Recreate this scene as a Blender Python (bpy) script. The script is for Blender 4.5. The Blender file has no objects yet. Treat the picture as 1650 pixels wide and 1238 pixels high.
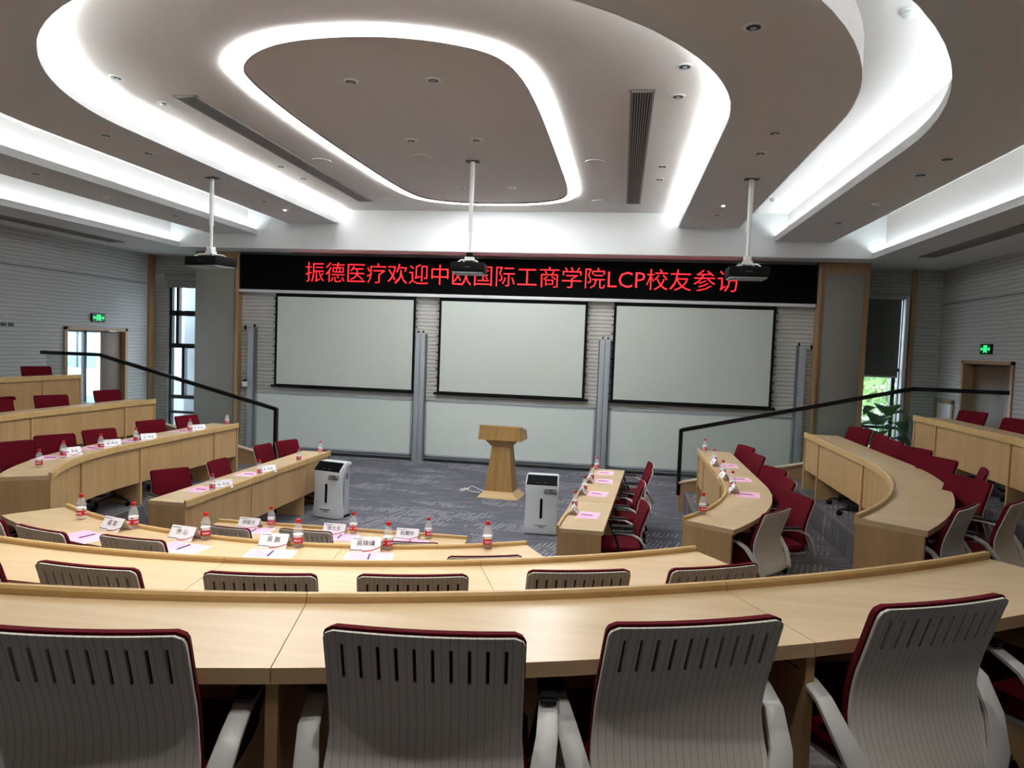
import bpy, bmesh, math, random
from math import sin, cos, pi, sqrt, radians as rad
from mathutils import Vector, Matrix
random.seed(4)
SC = bpy.context.scene
COL = SC.collection
# ------------------------------------------------------------------ camera, world, exposure
def make_camera():
    yaw, pitch, roll, f = .1477, .0526, .0367, 1168.
    F = Vector((-sin(yaw)*cos(pitch), cos(yaw)*cos(pitch), -sin(pitch)))
    R0 = Vector((cos(yaw), sin(yaw), 0)); D0 = F.cross(R0)
    R = cos(roll)*R0 - sin(roll)*D0; D = sin(roll)*R0 + cos(roll)*D0
    cam = bpy.data.cameras.new('camera'); o = bpy.data.objects.new('camera', cam); COL.objects.link(o)
    M = Matrix((R, -D, -F)).transposed().to_4x4(); M.translation = Vector((0, 0, 2.4))
    o.matrix_world = M; cam.sensor_width = 36; cam.lens = f/1650*36; cam.clip_start = .05; cam.clip_end = 500
    SC.camera = o
make_camera()
SC.view_settings.view_transform = 'Standard'; SC.view_settings.look = 'None'
SC.view_settings.exposure = 2.62; SC.view_settings.gamma = 1; SC.view_settings.use_curve_mapping = False
W = bpy.data.worlds.new('overcast_sky'); SC.world = W; W.use_nodes = True
wb = W.node_tree.nodes['Background']; wb.inputs[0].default_value = (.72, .86, 1, 1); wb.inputs[1].default_value = 1.9
COVE = 13.0      # emission of the cove strips
LOOP = 6.0       # emission of the ceiling loop light
# switched-on downlights over the middle rows: x, y, ceiling height, watts
SPOTS = [(-1.5, .85, 4.14, 8), (-.2, .9, 4.14, 8), (1.1, 1.15, 4.14, 8), (-1.7, 2.1, 4.41, 17), (.3, 2.4, 4.41, 12), (-3.3, 3.7, 4.64, 30), (-2.0, 3.65, 4.64, 34), (-.8, 3.85, 4.64, 28)]
SC.cycles.max_bounces = 8; SC.cycles.diffuse_bounces = 5
SC.cycles.sample_clamp_indirect = 6

# ------------------------------------------------------------------ materials
def srgb(r, g, b):
    return tuple(((c/255)/12.92 if c/255 <= .04045 else ((c/255+.055)/1.055)**2.4) for c in (r, g, b)) + (1,)
def mat(name, col, rough=.6, metal=0, spec=.5, emit=None, es=0, noise=0, nscale=20, bump=0, bscale=200, trans=0, alpha=1, coat=0):
    m = bpy.data.materials.new(name); m.use_nodes = True; nt = m.node_tree; b = nt.nodes['Principled BSDF']
    b.inputs['Base Color'].default_value = col; b.inputs['Roughness'].default_value = rough
    b.inputs['Metallic'].default_value = metal; b.inputs['Specular IOR Level'].default_value = spec
    b.inputs['Coat Weight'].default_value = coat
    if trans: b.inputs['Transmission Weight'].default_value = trans; b.inputs['IOR'].default_value = 1.3
    if alpha < 1: b.inputs['Alpha'].default_value = alpha
    if emit: b.inputs['Emission Color'].default_value = emit; b.inputs['Emission Strength'].default_value = es
    if noise or bump:
        tc = nt.nodes.new('ShaderNodeTexCoord')
    if noise:
        n = nt.nodes.new('ShaderNodeTexNoise'); n.inputs['Scale'].default_value = nscale; n.inputs['Detail'].default_value = 4
        nt.links.new(tc.outputs['Object'], n.inputs['Vector'])
        mx = nt.nodes.new('ShaderNodeMixRGB'); mx.blend_type = 'MULTIPLY'; mx.inputs[0].default_value = noise
        mx.inputs[1].default_value = col; nt.links.new(n.outputs['Fac'], mx.inputs[2]); nt.links.new(mx.outputs[0], b.inputs['Base Color'])
    if bump:
        n = nt.nodes.new('ShaderNodeTexNoise'); n.inputs['Scale'].default_value = bscale
        nt.links.new(tc.outputs['Object'], n.inputs['Vector'])
        bp = nt.nodes.new('ShaderNodeBump'); bp.inputs['Strength'].default_value = bump; bp.inputs['Distance'].default_value = .004
        nt.links.new(n.outputs['Fac'], bp.inputs['Height']); nt.links.new(bp.outputs[0], b.inputs['Normal'])
    return m
def wood(name, c1, c2, rough=.38, stretch=(1.5, 28, 28), scale=1.0):
    m = mat(name, c1, rough); nt = m.node_tree; b = nt.nodes['Principled BSDF']
    tc = nt.nodes.new('ShaderNodeTexCoord'); mp = nt.nodes.new('ShaderNodeMapping'); mp.inputs['Scale'].default_value = stretch
    nt.links.new(tc.outputs['Object'], mp.inputs[0])
    n = nt.nodes.new('ShaderNodeTexNoise'); n.inputs['Scale'].default_value = scale; n.inputs['Detail'].default_value = 6; n.inputs['Roughness'].default_value = .65
    n2 = nt.nodes.new('ShaderNodeTexNoise'); n2.inputs['Scale'].default_value = .35*scale; n2.inputs['Detail'].default_value = 2
    nt.links.new(mp.outputs[0], n.inputs['Vector']); nt.links.new(mp.outputs[0], n2.inputs['Vector'])
    ad = nt.nodes.new('ShaderNodeMath'); ad.operation = 'ADD'; nt.links.new(n.outputs['Fac'], ad.inputs[0]); nt.links.new(n2.outputs['Fac'], ad.inputs[1])
    cr = nt.nodes.new('ShaderNodeValToRGB'); e = cr.color_ramp.elements
    e[0].position = .35; e[0].color = c2; e[1].position = .62; e[1].color = c1
    hv = nt.nodes.new('ShaderNodeMath'); hv.operation = 'MULTIPLY'; hv.inputs[1].default_value = .5
    nt.links.new(ad.outputs[0], hv.inputs[0]); nt.links.new(hv.outputs[0], cr.inputs[0]); nt.links.new(cr.outputs[0], b.inputs['Base Color'])
    return m
def carpet(name, dark, mid, light):
    m = mat(name, mid, .95, spec=.1); nt = m.node_tree; b = nt.nodes['Principled BSDF']; L = nt.links
    tc = nt.nodes.new('ShaderNodeTexCoord')
    def strokes(rot, period, duty, ln, th):
        mp = nt.nodes.new('ShaderNodeMapping'); mp.inputs['Rotation'].default_value = (0, 0, rot)
        L.new(tc.outputs['Object'], mp.inputs[0]); sp = nt.nodes.new('ShaderNodeSeparateXYZ'); L.new(mp.outputs[0], sp.inputs[0])
        w = nt.nodes.new('ShaderNodeTexNoise'); w.inputs['Scale'].default_value = 3; L.new(mp.outputs[0], w.inputs['Vector'])
        k = nt.nodes.new('ShaderNodeMath'); k.operation = 'MULTIPLY_ADD'; k.inputs[1].default_value = .05; L.new(w.outputs['Fac'], k.inputs[0]); L.new(sp.outputs[1], k.inputs[2])
        d = nt.nodes.new('ShaderNodeMath'); d.operation = 'DIVIDE'; d.inputs[1].default_value = period; L.new(k.outputs[0], d.inputs[0])
        f = nt.nodes.new('ShaderNodeMath'); f.operation = 'FRACT'; L.new(d.outputs[0], f.inputs[0])
        g = nt.nodes.new('ShaderNodeMath'); g.operation = 'LESS_THAN'; g.inputs[1].default_value = duty; L.new(f.outputs[0], g.inputs[0])
        mp2 = nt.nodes.new('ShaderNodeMapping'); mp2.inputs['Scale'].default_value = (1/ln, 1/period, 1); L.new(mp.outputs[0], mp2.inputs[0])
        n = nt.nodes.new('ShaderNodeTexNoise'); n.inputs['Scale'].default_value = .9; n.inputs['Detail'].default_value = 1; L.new(mp2.outputs[0], n.inputs['Vector'])
        h = nt.nodes.new('ShaderNodeMath'); h.operation = 'GREATER_THAN'; h.inputs[1].default_value = th; L.new(n.outputs['Fac'], h.inputs[0])
        m_ = nt.nodes.new('ShaderNodeMath'); m_.operation = 'MULTIPLY'; L.new(g.outputs[0], m_.inputs[0]); L.new(h.outputs[0], m_.inputs[1]); return m_
    a = strokes(rad(-74), .055, .36, .24, .45); c = strokes(rad(-3), .055, .5, .45, .46)
    vo = nt.nodes.new('ShaderNodeTexVoronoi'); vo.inputs['Scale'].default_value = 1
    mp = nt.nodes.new('ShaderNodeMapping'); mp.inputs['Scale'].default_value = (1.3, 2.9, 1); L.new(tc.outputs['Object'], mp.inputs[0]); L.new(mp.outputs[0], vo.inputs['Vector'])
    sep = nt.nodes.new('ShaderNodeSeparateColor'); L.new(vo.outputs['Color'], sep.inputs[0])
    gt = nt.nodes.new('ShaderNodeMath'); gt.operation = 'GREATER_THAN'; gt.inputs[1].default_value = .5; L.new(sep.outputs[0], gt.inputs[0])
    m1 = nt.nodes.new('ShaderNodeMixRGB'); L.new(c.outputs[0], m1.inputs[0]); m1.inputs[1].default_value = mid; m1.inputs[2].default_value = dark
    mm = nt.nodes.new('ShaderNodeMath'); mm.operation = 'MULTIPLY'; L.new(a.outputs[0], mm.inputs[0]); L.new(gt.outputs[0], mm.inputs[1])
    m2 = nt.nodes.new('ShaderNodeMixRGB'); L.new(mm.outputs[0], m2.inputs[0]); L.new(m1.outputs[0], m2.inputs[1]); m2.inputs[2].default_value = light
    L.new(m2.outputs[0], b.inputs['Base Color']); return m
def ribbed(name, c1, c2, period=.07, strength=.5):
    m = mat(name, c1, .75, spec=.2); nt = m.node_tree; b = nt.nodes['Principled BSDF']; L = nt.links
    tc = nt.nodes.new('ShaderNodeTexCoord'); sp = nt.nodes.new('ShaderNodeSeparateXYZ'); L.new(tc.outputs['Object'], sp.inputs[0])
    mp = nt.nodes.new('ShaderNodeMapping'); mp.inputs['Scale'].default_value = (1.2, 1.2, 5); L.new(tc.outputs['Object'], mp.inputs[0])
    n = nt.nodes.new('ShaderNodeTexNoise'); n.inputs['Scale'].default_value = 1.4; n.inputs['Detail'].default_value = 1; L.new(mp.outputs[0], n.inputs['Vector'])
    k = nt.nodes.new('ShaderNodeMath'); k.operation = 'MULTIPLY'; k.inputs[1].default_value = 2*pi/period; L.new(sp.outputs[2], k.inputs[0])
    k2 = nt.nodes.new('ShaderNodeMath'); k2.operation = 'MULTIPLY_ADD'; k2.inputs[1].default_value = 4.5; L.new(n.outputs['Fac'], k2.inputs[0]); L.new(k.outputs[0], k2.inputs[2])
    s = nt.nodes.new('ShaderNodeMath'); s.operation = 'SINE'; L.new(k2.outputs[0], s.inputs[0])
    h = nt.nodes.new('ShaderNodeMath'); h.operation = 'MULTIPLY_ADD'; h.inputs[1].default_value = .5; h.inputs[2].default_value = .5; L.new(s.outputs[0], h.inputs[0])
    mx = nt.nodes.new('ShaderNodeMixRGB'); L.new(h.outputs[0], mx.inputs[0]); mx.inputs[1].default_value = c2; mx.inputs[2].default_value = c1; L.new(mx.outputs[0], b.inputs['Base Color'])
    bp = nt.nodes.new('ShaderNodeBump'); bp.inputs['Strength'].default_value = strength; bp.inputs['Distance'].default_value = .012
    L.new(h.outputs[0], bp.inputs['Height']); L.new(bp.outputs[0], b.inputs['Normal']); return m
def fabric(name, c, c2):
    m = mat(name, c, .9, spec=.15, bump=.4, bscale=350); m.node_tree.nodes['Principled BSDF'].inputs['Sheen Weight'].default_value = .0
    return m
def shellmat():
    m = mat('white_shell_plastic', srgb(224, 218, 210), .42); nt = m.node_tree; b = nt.nodes['Principled BSDF']; L = nt.links
    tc = nt.nodes.new('ShaderNodeTexCoord'); sp = nt.nodes.new('ShaderNodeSeparateXYZ'); L.new(tc.outputs['Object'], sp.inputs[0])
    k = nt.nodes.new('ShaderNodeMath'); k.operation = 'MULTIPLY'; k.inputs[1].default_value = 1/.019; L.new(sp.outputs[0], k.inputs[0])
    f = nt.nodes.new('ShaderNodeMath'); f.operation = 'FRACT'; L.new(k.outputs[0], f.inputs[0])
    g = nt.nodes.new('ShaderNodeMath'); g.operation = 'LESS_THAN'; g.inputs[1].default_value = .12; L.new(f.outputs[0], g.inputs[0])
    mx = nt.nodes.new('ShaderNodeMixRGB'); L.new(g.outputs[0], mx.inputs[0]); mx.inputs[1].default_value = srgb(224, 218, 210); mx.inputs[2].default_value = srgb(188, 183, 177)
    L.new(mx.outputs[0], b.inputs['Base Color']); return m
M = {
 'top': wood('maple_laminate', srgb(216, 190, 150), srgb(203, 175, 132), .31),
 'edge': wood('maple_edge', srgb(212, 178, 122), srgb(198, 162, 105), .4),
 'panel': wood('maple_panel', srgb(198, 162, 114), srgb(182, 146, 98), .45, (22, 22, 1.2)),
 'lectern': wood('oak_veneer', srgb(186, 146, 88), srgb(160, 122, 70), .45, (30, 30, 1.5)),
 'frame_wood': wood('wall_frame_wood', srgb(168, 134, 98), srgb(150, 118, 84), .5, (25, 25, 1)),
 'door_wood': wood('door_wood', srgb(104, 76, 54), srgb(92, 66, 44), .5, (25, 25, 1)),
 'carpet': carpet('woven_carpet', srgb(82, 82, 90), srgb(108, 108, 116), srgb(152, 153, 159)),
 'carpet_tier': carpet('tier_carpet', srgb(84, 81, 83), srgb(106, 103, 105), srgb(134, 130, 132)),
 'plaster': mat('ceiling_plaster', srgb(222, 216, 212), .9, spec=.1),
 'plaster_white': mat('white_plaster', srgb(215, 216, 216), .85, spec=.1),
 'rib': ribbed('ribbed_acoustic_wall', srgb(184, 186, 184), srgb(162, 164, 162), .07),
 'rib_front': ribbed('ribbed_front_wall', srgb(204, 203, 196), srgb(172, 171, 165), .075),
 'fabric_panel': mat('grey_fabric_panel', srgb(150, 147, 140), .95, spec=.1, noise=.25, nscale=250),
 'board': mat('whiteboard', srgb(208, 216, 210), .4),
 'screen': mat('projection_cloth', srgb(198, 204, 197), .8, spec=.1),
 'black': mat('matte_black', srgb(12, 12, 13), .7, spec=.15),
 'blackmetal': mat('black_metal', srgb(14, 15, 18), .4, .3),
 'led': mat('led_matrix', srgb(5, 6, 6), .7, spec=.05),
 'ledred': mat('led_red', srgb(120, 10, 10), .5, emit=(1, .012, .018, 1), es=.55),
 'alu': mat('grey_aluminium', srgb(158, 164, 168), .5, 0),
 'post_edge': mat('post_edge_grey', srgb(100, 105, 108), .6),
 'darkseam': mat('dark_joint', srgb(40, 42, 44), .8),
 'white': mat('white_enamel', srgb(225, 226, 224), .4),
 'shell': shellmat(),
 'arm': mat('white_arm_plastic', srgb(208, 208, 206), .4),
 'red': fabric('crimson_fabric', srgb(94, 5, 22), 0),
 'pad': mat('black_arm_pad', srgb(26, 26, 28), .55),
 'greybase': mat('dark_base_plastic', srgb(40, 40, 43), .45),
 'chrome': mat('gas_lift_steel', srgb(150, 152, 156), .25, .9),
 'cove': mat('cove_led', (1, 1, 1, 1), .5, emit=(.84, .95, 1, 1), es=COVE),
 'cove_soft': mat('cove_led_soft', (1, 1, 1, 1), .5, emit=(.80, .93, 1, 1), es=COVE*.30),
 'loop': mat('loop_light', (1, 1, 1, 1), .5, emit=(.95, .98, 1, 1), es=LOOP),
 'lamp_on': mat('lit_lamp', (1, 1, 1, 1), .5, emit=(1, .97, .92, 1), es=5),
 'lamp': mat('dark_lamp_cup', srgb(52, 50, 50), .25, .4),
 'purifier': mat('purifier_body', srgb(206, 210, 214), .35),
 'purifier_side': mat('purifier_side', srgb(178, 184, 190), .4),
 'darkgloss': mat('dark_gloss', srgb(6, 7, 9), .5, spec=.06),
 'ink': mat('grey_ink', srgb(70, 72, 76), .6),
 'paper': mat('white_paper', srgb(238, 238, 242), .7),
 'pink': mat('pink_paper', srgb(250, 190, 222), .7),
 'cardwhite': mat('card_white', srgb(250, 250, 255), .6),
 'navy': mat('navy_print', srgb(40, 50, 86), .6),
 'crimson': mat('crimson_print', srgb(178, 30, 62), .6),
 'capred': mat('red_cap', srgb(200, 18, 24), .35),
 'labelred': mat('red_label', srgb(205, 30, 28), .45),
 'bottle': mat('clear_bottle', (.95, .97, .98, 1), .06, spec=.5, alpha=.20),
 'water': mat('bottle_water', (.93, .96, .98, 1), .05, alpha=.08),
 'glass': mat('rail_glass', (.16, .26, .21, 1), .03, alpha=.14),
 'pane': mat('window_glass', (.8, .92, .95, 1), .02, alpha=.10),
 'blind': mat('grey_blind', srgb(104, 108, 108), .9, spec=.05),
 'blindlight': mat('pale_blind', srgb(150, 152, 148), .9, spec=.05),
 'green': mat('exit_green', srgb(10, 90, 30), .5, emit=(.02, 1, .16, 1), es=.5),
 'greendark': mat('exit_dark', srgb(6, 60, 20), .5),
 'leaf': mat('dark_leaf', srgb(30, 78, 24), .7, spec=.1),
 'pot': mat('plant_pot', srgb(80, 76, 72), .5),
 'soil': mat('potting_soil', srgb(48, 38, 30), .95),
 'facade': mat('pale_facade', srgb(206, 214, 220), .8),
 'facade_glass': mat('facade_glass', srgb(96, 118, 134), .2),
 'concrete': mat('column_concrete', srgb(176, 184, 188), .85),
 'tree': mat('outdoor_leaves', srgb(96, 128, 62), .8),
 'ground': mat('outdoor_ground', srgb(140, 142, 136), .9),
 'tile': mat('corridor_tile', srgb(196, 196, 190), .35),
 'vent': mat('vent_grey', srgb(150, 145, 140), .5),
 'ventdark': mat('vent_dark', srgb(24, 22, 22), .8),
 'trimbeige': mat('beige_trim', srgb(216, 196, 170), .5),
}
# ------------------------------------------------------------------ helpers
def setp(o, label=None, cat=None, group=None, kind=None):
    if label: o['label'] = label
    if cat: o['category'] = cat
    if group: o['group'] = group
    if kind: o['kind'] = kind
    return o
def empty(name, loc=(0, 0, 0), rz=0, label=None, cat=None, group=None):
    o = bpy.data.objects.new(name, None); COL.objects.link(o); o.location = loc; o.rotation_euler = (0, 0, rz)
    o.empty_display_size = .1
    return setp(o, label, cat, group)
def link(name, me, m, parent=None):
    if m is not None and not me.materials: me.materials.append(m)
    o = bpy.data.objects.new(name, me); COL.objects.link(o); o.parent = parent
    return o
def fin(name, bm, m, parent=None, smooth=False):
    bmesh.ops.recalc_face_normals(bm, faces=bm.faces)
    me = bpy.data.meshes.new(name); bm.to_mesh(me); bm.free()
    if smooth:
        for p in me.polygons: p.use_smooth = True
        try: me.set_sharp_from_angle(angle=rad(40))
        except Exception: pass
    return link(name, me, m, parent)
def bx(bm, x0, x1, y0, y1, z0, z1, mtx=None):
    vs = [Vector((x, y, z)) for x in (x0, x1) for y in (y0, y1) for z in (z0, z1)]
    if mtx: vs = [mtx @ v for v in vs]
    v = [bm.verts.new(p) for p in vs]
    for f in ((0, 1, 3, 2), (4, 6, 7, 5), (0, 4, 5, 1), (2, 3, 7, 6), (0, 2, 6, 4), (1, 5, 7, 3)): bm.faces.new([v[i] for i in f])
def box(name, m, parent, x0, x1, y0, y1, z0, z1, bev=0, mtx=None, seg=2):
    bm = bmesh.new(); bx(bm, x0, x1, y0, y1, z0, z1, mtx)
    if bev: bmesh.ops.bevel(bm, geom=bm.edges[:], offset=bev, segments=seg, affect='EDGES', profile=.5)
    return fin(name, bm, m, parent, smooth=bool(bev))
def sbox(name, m, *a, **k):
    return setp(box(name, m, None, *a, **k), kind='structure')
def cyl(bm, r0, r1, z0, z1, n=20, c=(0, 0), cap=True, mtx=None):
    a = []; b = []
    for i in range(n):
        t = 2*pi*i/n
        p = Vector((c[0]+r0*cos(t), c[1]+r0*sin(t), z0)); q = Vector((c[0]+r1*cos(t), c[1]+r1*sin(t), z1))
        if mtx: p = mtx @ p; q = mtx @ q
        a.append(bm.verts.new(p)); b.append(bm.verts.new(q))
    for i in range(n): bm.faces.new((a[i], a[(i+1) % n], b[(i+1) % n], b[i]))
    if cap: bm.faces.new(a[::-1]); bm.faces.new(b)
def lathe(bm, prof, n=20):
    rings = []
    for r, z in prof:
        rings.append([bm.verts.new((r*cos(2*pi*i/n), r*sin(2*pi*i/n), z)) for i in range(n)])
    for a, b in zip(rings, rings[1:]):
        for i in range(n): bm.faces.new((a[i], a[(i+1) % n], b[(i+1) % n], b[i]))
    bm.faces.new(rings[0][::-1]); bm.faces.new(rings[-1])
def loft(bm, secs, closed=True, caps=True):
    rs = [[bm.verts.new(p) for p in s] for s in secs]; n = len(rs[0])
    for a, b in zip(rs, rs[1:]):
        for i in range(n if closed else n-1): bm.faces.new((a[i], a[(i+1) % n], b[(i+1) % n], b[i]))
    if caps and closed: bm.faces.new(rs[0][::-1]); bm.faces.new(rs[-1])
def tube(bm, pts, r, n=8):
    pts = [Vector(p) for p in pts]; secs = []
    for i, p in enumerate(pts):
        d = (pts[min(i+1, len(pts)-1)]-pts[max(i-1, 0)]).normalized()
        u = d.cross(Vector((0, 0, 1)))
        if u.length < .05: u = d.cross(Vector((1, 0, 0)))
        u.normalize(); v = d.cross(u)
        secs.append([p+r*(cos(2*pi*k/n)*u+sin(2*pi*k/n)*v) for k in range(n)])
    loft(bm, secs)
def strip(bm, F, B, z0, z1):
    """solid between two matched plan polylines F and B, from z0 to z1"""
    secs = [[(f[0], f[1], z0), (b[0], b[1], z0), (b[0], b[1], z1), (f[0], f[1], z1)] for f, b in zip(F, B)]
    loft(bm, secs)
def copy_tree(src, parent=None, loc=None, rz=None, label=None, group=None):
    c = src.copy(); COL.objects.link(c)
    if parent is not None: c.parent = parent
    if loc is not None: c.location = loc
    if rz is not None: c.rotation_euler = (0, 0, rz)
    if label: c['label'] = label
    if group: c['group'] = group
    for ch in list(src.children): copy_tree(ch, c)
    return c
ORD = ['first', 'second', 'third', 'fourth', 'fifth', 'sixth', 'seventh', 'eighth', 'ninth', 'tenth', 'eleventh', 'twelfth']
def text_mesh(body, size, extr=.001, spacing=1.0, align='CENTER', off=0):
    c = bpy.data.curves.new('lettering', 'FONT'); c.body = body; c.size = size; c.extrude = extr; c.align_x = align; c.align_y = 'CENTER'; c.space_character = spacing
    c.resolution_u = 2; c.offset = off
    o = bpy.data.objects.new('lettering', c); COL.objects.link(o); bpy.context.view_layer.update()
    me = bpy.data.meshes.new_from_object(o.evaluated_get(bpy.context.evaluated_depsgraph_get()))
    bpy.data.objects.remove(o); bpy.data.curves.remove(c); me.materials.clear(); me.name = 'lettering'
    return me

AX = -2.3; D = 14.22
# ------------------------------------------------------------------ room shell
XL, XR, YB = -10.5, 6.05, -4.0
sbox('floor', M['carpet'], XL-.2, XR+.2, YB-.2, 16.0, -.2, 0)
# front wall with its pillars
sbox('wall_front', M['rib_front'], -7.9, 3.53, D, D+.2, 0, 4.9)
for nm, x0, x1 in (('pillar_left', -8.87, -7.88), ('pillar_right', 3.52, 4.42)):
    st = setp(empty(nm), kind='structure')
    box('core', M['frame_wood'], st, x0, x1, D-.12, D+.6, 0, 4.15)
    box('fabric_panel', M['fabric_panel'], st, x0+.13 if x0 > 0 else x0+.02, x1-.10, D-.135, D-.11, .12, 3.92, .005)
    box('edge_strip', M['frame_wood'], st, (x1-.07 if x0 < 0 else x0), (x1 if x0 < 0 else x0+.07), D-.16, D-.11, 0, 4.15, .004)
# side walls (openings for doors)
def wall_with_door(nm, x0, x1, yd0, yd1, zd):
    st = setp(empty(nm), kind='structure')
    box('panel_near', M['rib'], st, x0, x1, YB, yd0, 0, 3.485)
    box('panel_far', M['rib'], st, x0, x1, yd1, 15.25, 0, 3.485)
    box('panel_over_door', M['rib'], st, x0, x1, yd0, yd1, zd, 3.485)
    box('panel_upper', M['rib'], st, x0, x1, YB, 15.25, 3.5, 4.9)
    s = 1 if x0 < 0 else -1; xf = x1 if x0 < 0 else x0
    box('seam', M['darkseam'], st, min(xf-.05*s, xf-.01*s), max(xf-.05*s, xf-.01*s), YB, 15.25, 3.484, 3.501)
    return st
wall_with_door('wall_left', XL-.2, XL, 12.45, 14.12, 2.40)
wall_with_door('wall_right', XR, XR+.2, 12.34, 13.96, 2.38)
sbox('wall_leak_block', M['door_wood'], XR+.6, XR+.7, 11.8, 14.6, 0, 2.7)  # unseen shallow box added behind the right door to block leaking daylight
sbox('ceiling_leak_block', M['plaster_white'], XR+.2, XR+.7, 11.8, 14.6, 2.6, 2.7)
sbox('wall_leak_block_end', M['door_wood'], XR+.2, XR+.6, 14.5, 14.6, 0, 2.6)
sbox('wall_leak_block_end', M['door_wood'], XR+.2, XR+.6, 11.8, 11.9, 0, 2.6)
sbox('wall_back', M['plaster_white'], XL-.2, XR+.2, YB-.2, YB, 0, 4.9)
# end walls of the two window bays
def bay(nm, xs, xw0, xw1, x_in, z0, z1):
    st = setp(empty(nm), kind='structure')
    lo, hi = min(xs, xw0), max(xs, xw0)
    box('side_piece', M['rib'], st, lo, hi, 15.05, 15.25, 0, 4.2)
    a, b = min(xw0, x_in), max(xw0, x_in)
    box('lintel', M['rib'], st, a, b, 15.05, 15.25, z1, 4.2)
    box('apron', M['plaster_white'], st, a, b, 15.05, 15.25, 0, z0)
    return st
bay('wall_bay_left', XL, -10.12, 0, -8.0, .25, 3.5)
bay('wall_bay_right', XR+.0, 5.40, 0, 3.6, .30, 3.62)
sbox('trim_1', M['frame_wood'], XL, XL+.05, 14.86, 15.04, 0, 4.15)
sbox('trim_2', M['frame_wood'], 5.48, 5.56, 15.0, 15.05, 0, 4.15)
sbox('trim_3', M['plaster_white'], 5.36, 5.42, 14.92, 15.05, .3, 3.62)
sbox('wall_return_left', M['plaster_white'], -8.2, -7.9, D+.1, 15.05, 0, 4.2)
sbox('wall_return_right', M['plaster_white'], 3.55, 3.85, D+.1, 15.05, 0, 4.2)
# windows
def window(nm, x0, x1, z0, z1, zbars, xbars):
    st = setp(empty(nm), kind='structure'); t = .06
    box('frame_side', M['blackmetal'], st, x0, x0+t, 15.1, 15.2, z0, z1); box('frame_side', M['blackmetal'], st, x1-t, x1, 15.1, 15.2, z0, z1)
    box('frame_head', M['blackmetal'], st, x0, x1, 15.1, 15.2, z1-t, z1); box('frame_sill', M['blackmetal'], st, x0, x1, 15.08, 15.2, z0, z0+t)
    for z, h in zbars: box('transom', M['blackmetal'], st, x0, x1, 15.09, 15.2, z-h/2, z+h/2)
    for x, a, b in xbars: box('mullion', M['blackmetal'], st, x-.035, x+.035, 15.09, 15.2, a, b)
    box('pane', M['pane'], st, x0+.02, x1-.02, 15.14, 15.15, z0, z1)
    return st
window('window_1', -10.12, -8.0, .25, 3.5, [(2.86, .12), (2.13, .1), (.97, .08), (.62, .05)], [(-9.77, .97, 2.13), (-9.92, 2.13, 3.5), (-9.0, .25, 3.5)])
window('window_2', 3.6, 5.42, .30, 3.62, [(1.07, .06), (2.2, .06)], [(5.27, .3, 3.62), (4.4, .3, 3.62)])
b = empty('roller_blind', (4.5, 14.98, 0), 0, 'dark grey roller blind pulled halfway down over the window beside the right pillar', 'blind')
box('blind_cloth', M['blind'], b, -.85, .80, 0, .006, 2.08, 3.6); box('cassette', M['alu'], b, -.85, .86, -.05, .06, 3.56, 3.66, .01); box('hem_bar', M['alu'], b, -.85, .80, -.012, .014, 2.05, 2.085, .004)
b = empty('roller_blind', (-9.2, 14.98, 0), 0, 'pale roller blind rolled up above the tall window beside the left pillar', 'blind')
box('blind_cloth', M['blindlight'], b, -.9, .9, 0, .006, 3.42, 3.7); box('cassette', M['blindlight'], b, -.95, .9, -.05, .06, 3.58, 3.72, .01)
# doors
def doorframe(nm, x, y0, y1, z1, s):
    st = setp(empty(nm), kind='structure')
    xa, xb = (x-.2, x+.03) if s > 0 else (x-.03, x+.2)
    for ya, yb in ((y0-.06, y0+.02), (y1-.02, y1+.06)): box('jamb', M['frame_wood'], st, xa, xb, ya, yb, 0, z1+.06)
    box('head', M['frame_wood'], st, xa, xb, y0-.06, y1+.06, z1, z1+.06); return st
d1 = doorframe('door_1', XL, 12.45, 14.12, 2.40, 1)
lf = box('door_leaf', M['door_wood'], d1, XL-.10, XL-.055, 13.50, 14.10, .01, 2.39, .004)
bm = bmesh.new(); tube(bm, [(XL-.05, 13.56, 1.05), (XL+.0, 13.56, 1.05), (XL+.0, 13.68, 1.05)], .011); fin('door_handle', bm, M['chrome'], lf, True)
d2 = doorframe('door_2', XR, 12.34, 13.96, 2.38, -1)
lf = box('door_leaf', M['door_wood'], d2, XR+.10, XR+.145, 12.36, 12.75, .01, 2.37, .004)
lf2 = box('door_leaf', M['door_wood'], d2, XR+.14, XR+.185, 12.76, 13.94, .01, 2.37, .004)
bm = bmesh.new(); tube(bm, [(XR+.14, 12.86, 1.05), (XR+.08, 12.86, 1.05), (XR+.08, 12.98, 1.05)], .011); fin('door_handle', bm, M['chrome'], lf2, True)
# corridor beyond the left door, with a bright window
sbox('floor_corridor', M['tile'], -13.4, XL-.2, 10.5, 17.4, -.2, 0)
sbox('ceiling_corridor', M['plaster_white'], -13.4, XL-.2, 10.5, 17.4, 2.75, 2.9)
cw = setp(empty('wall_corridor'), kind='structure')
box('apron', M['plaster_white'], cw, -13.4, -13.2, 10.5, 17.4, 0, .12); box('lintel', M['plaster_white'], cw, -13.4, -13.2, 10.5, 17.4, 2.42, 2.9)
box('end_piece', M['plaster_white'], cw, -13.4, XL-.2, 17.2, 17.4, 0, 2.75); box('end_piece', M['plaster_white'], cw, -13.4, XL-.2, 10.5, 10.6, 0, 2.75)
w3 = setp(empty('window_3'), kind='structure')
for y in (13.2, 14.9, 16.35, 17.15): box('mullion', M['blackmetal'], w3, -13.32, -13.24, y-.05, y+.05, .12, 2.42)
for z in (.15, 2.38, .5): box('transom', M['blackmetal'], w3, -13.32, -13.24, 10.6, 17.2, z-.03, z+.03)
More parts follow.
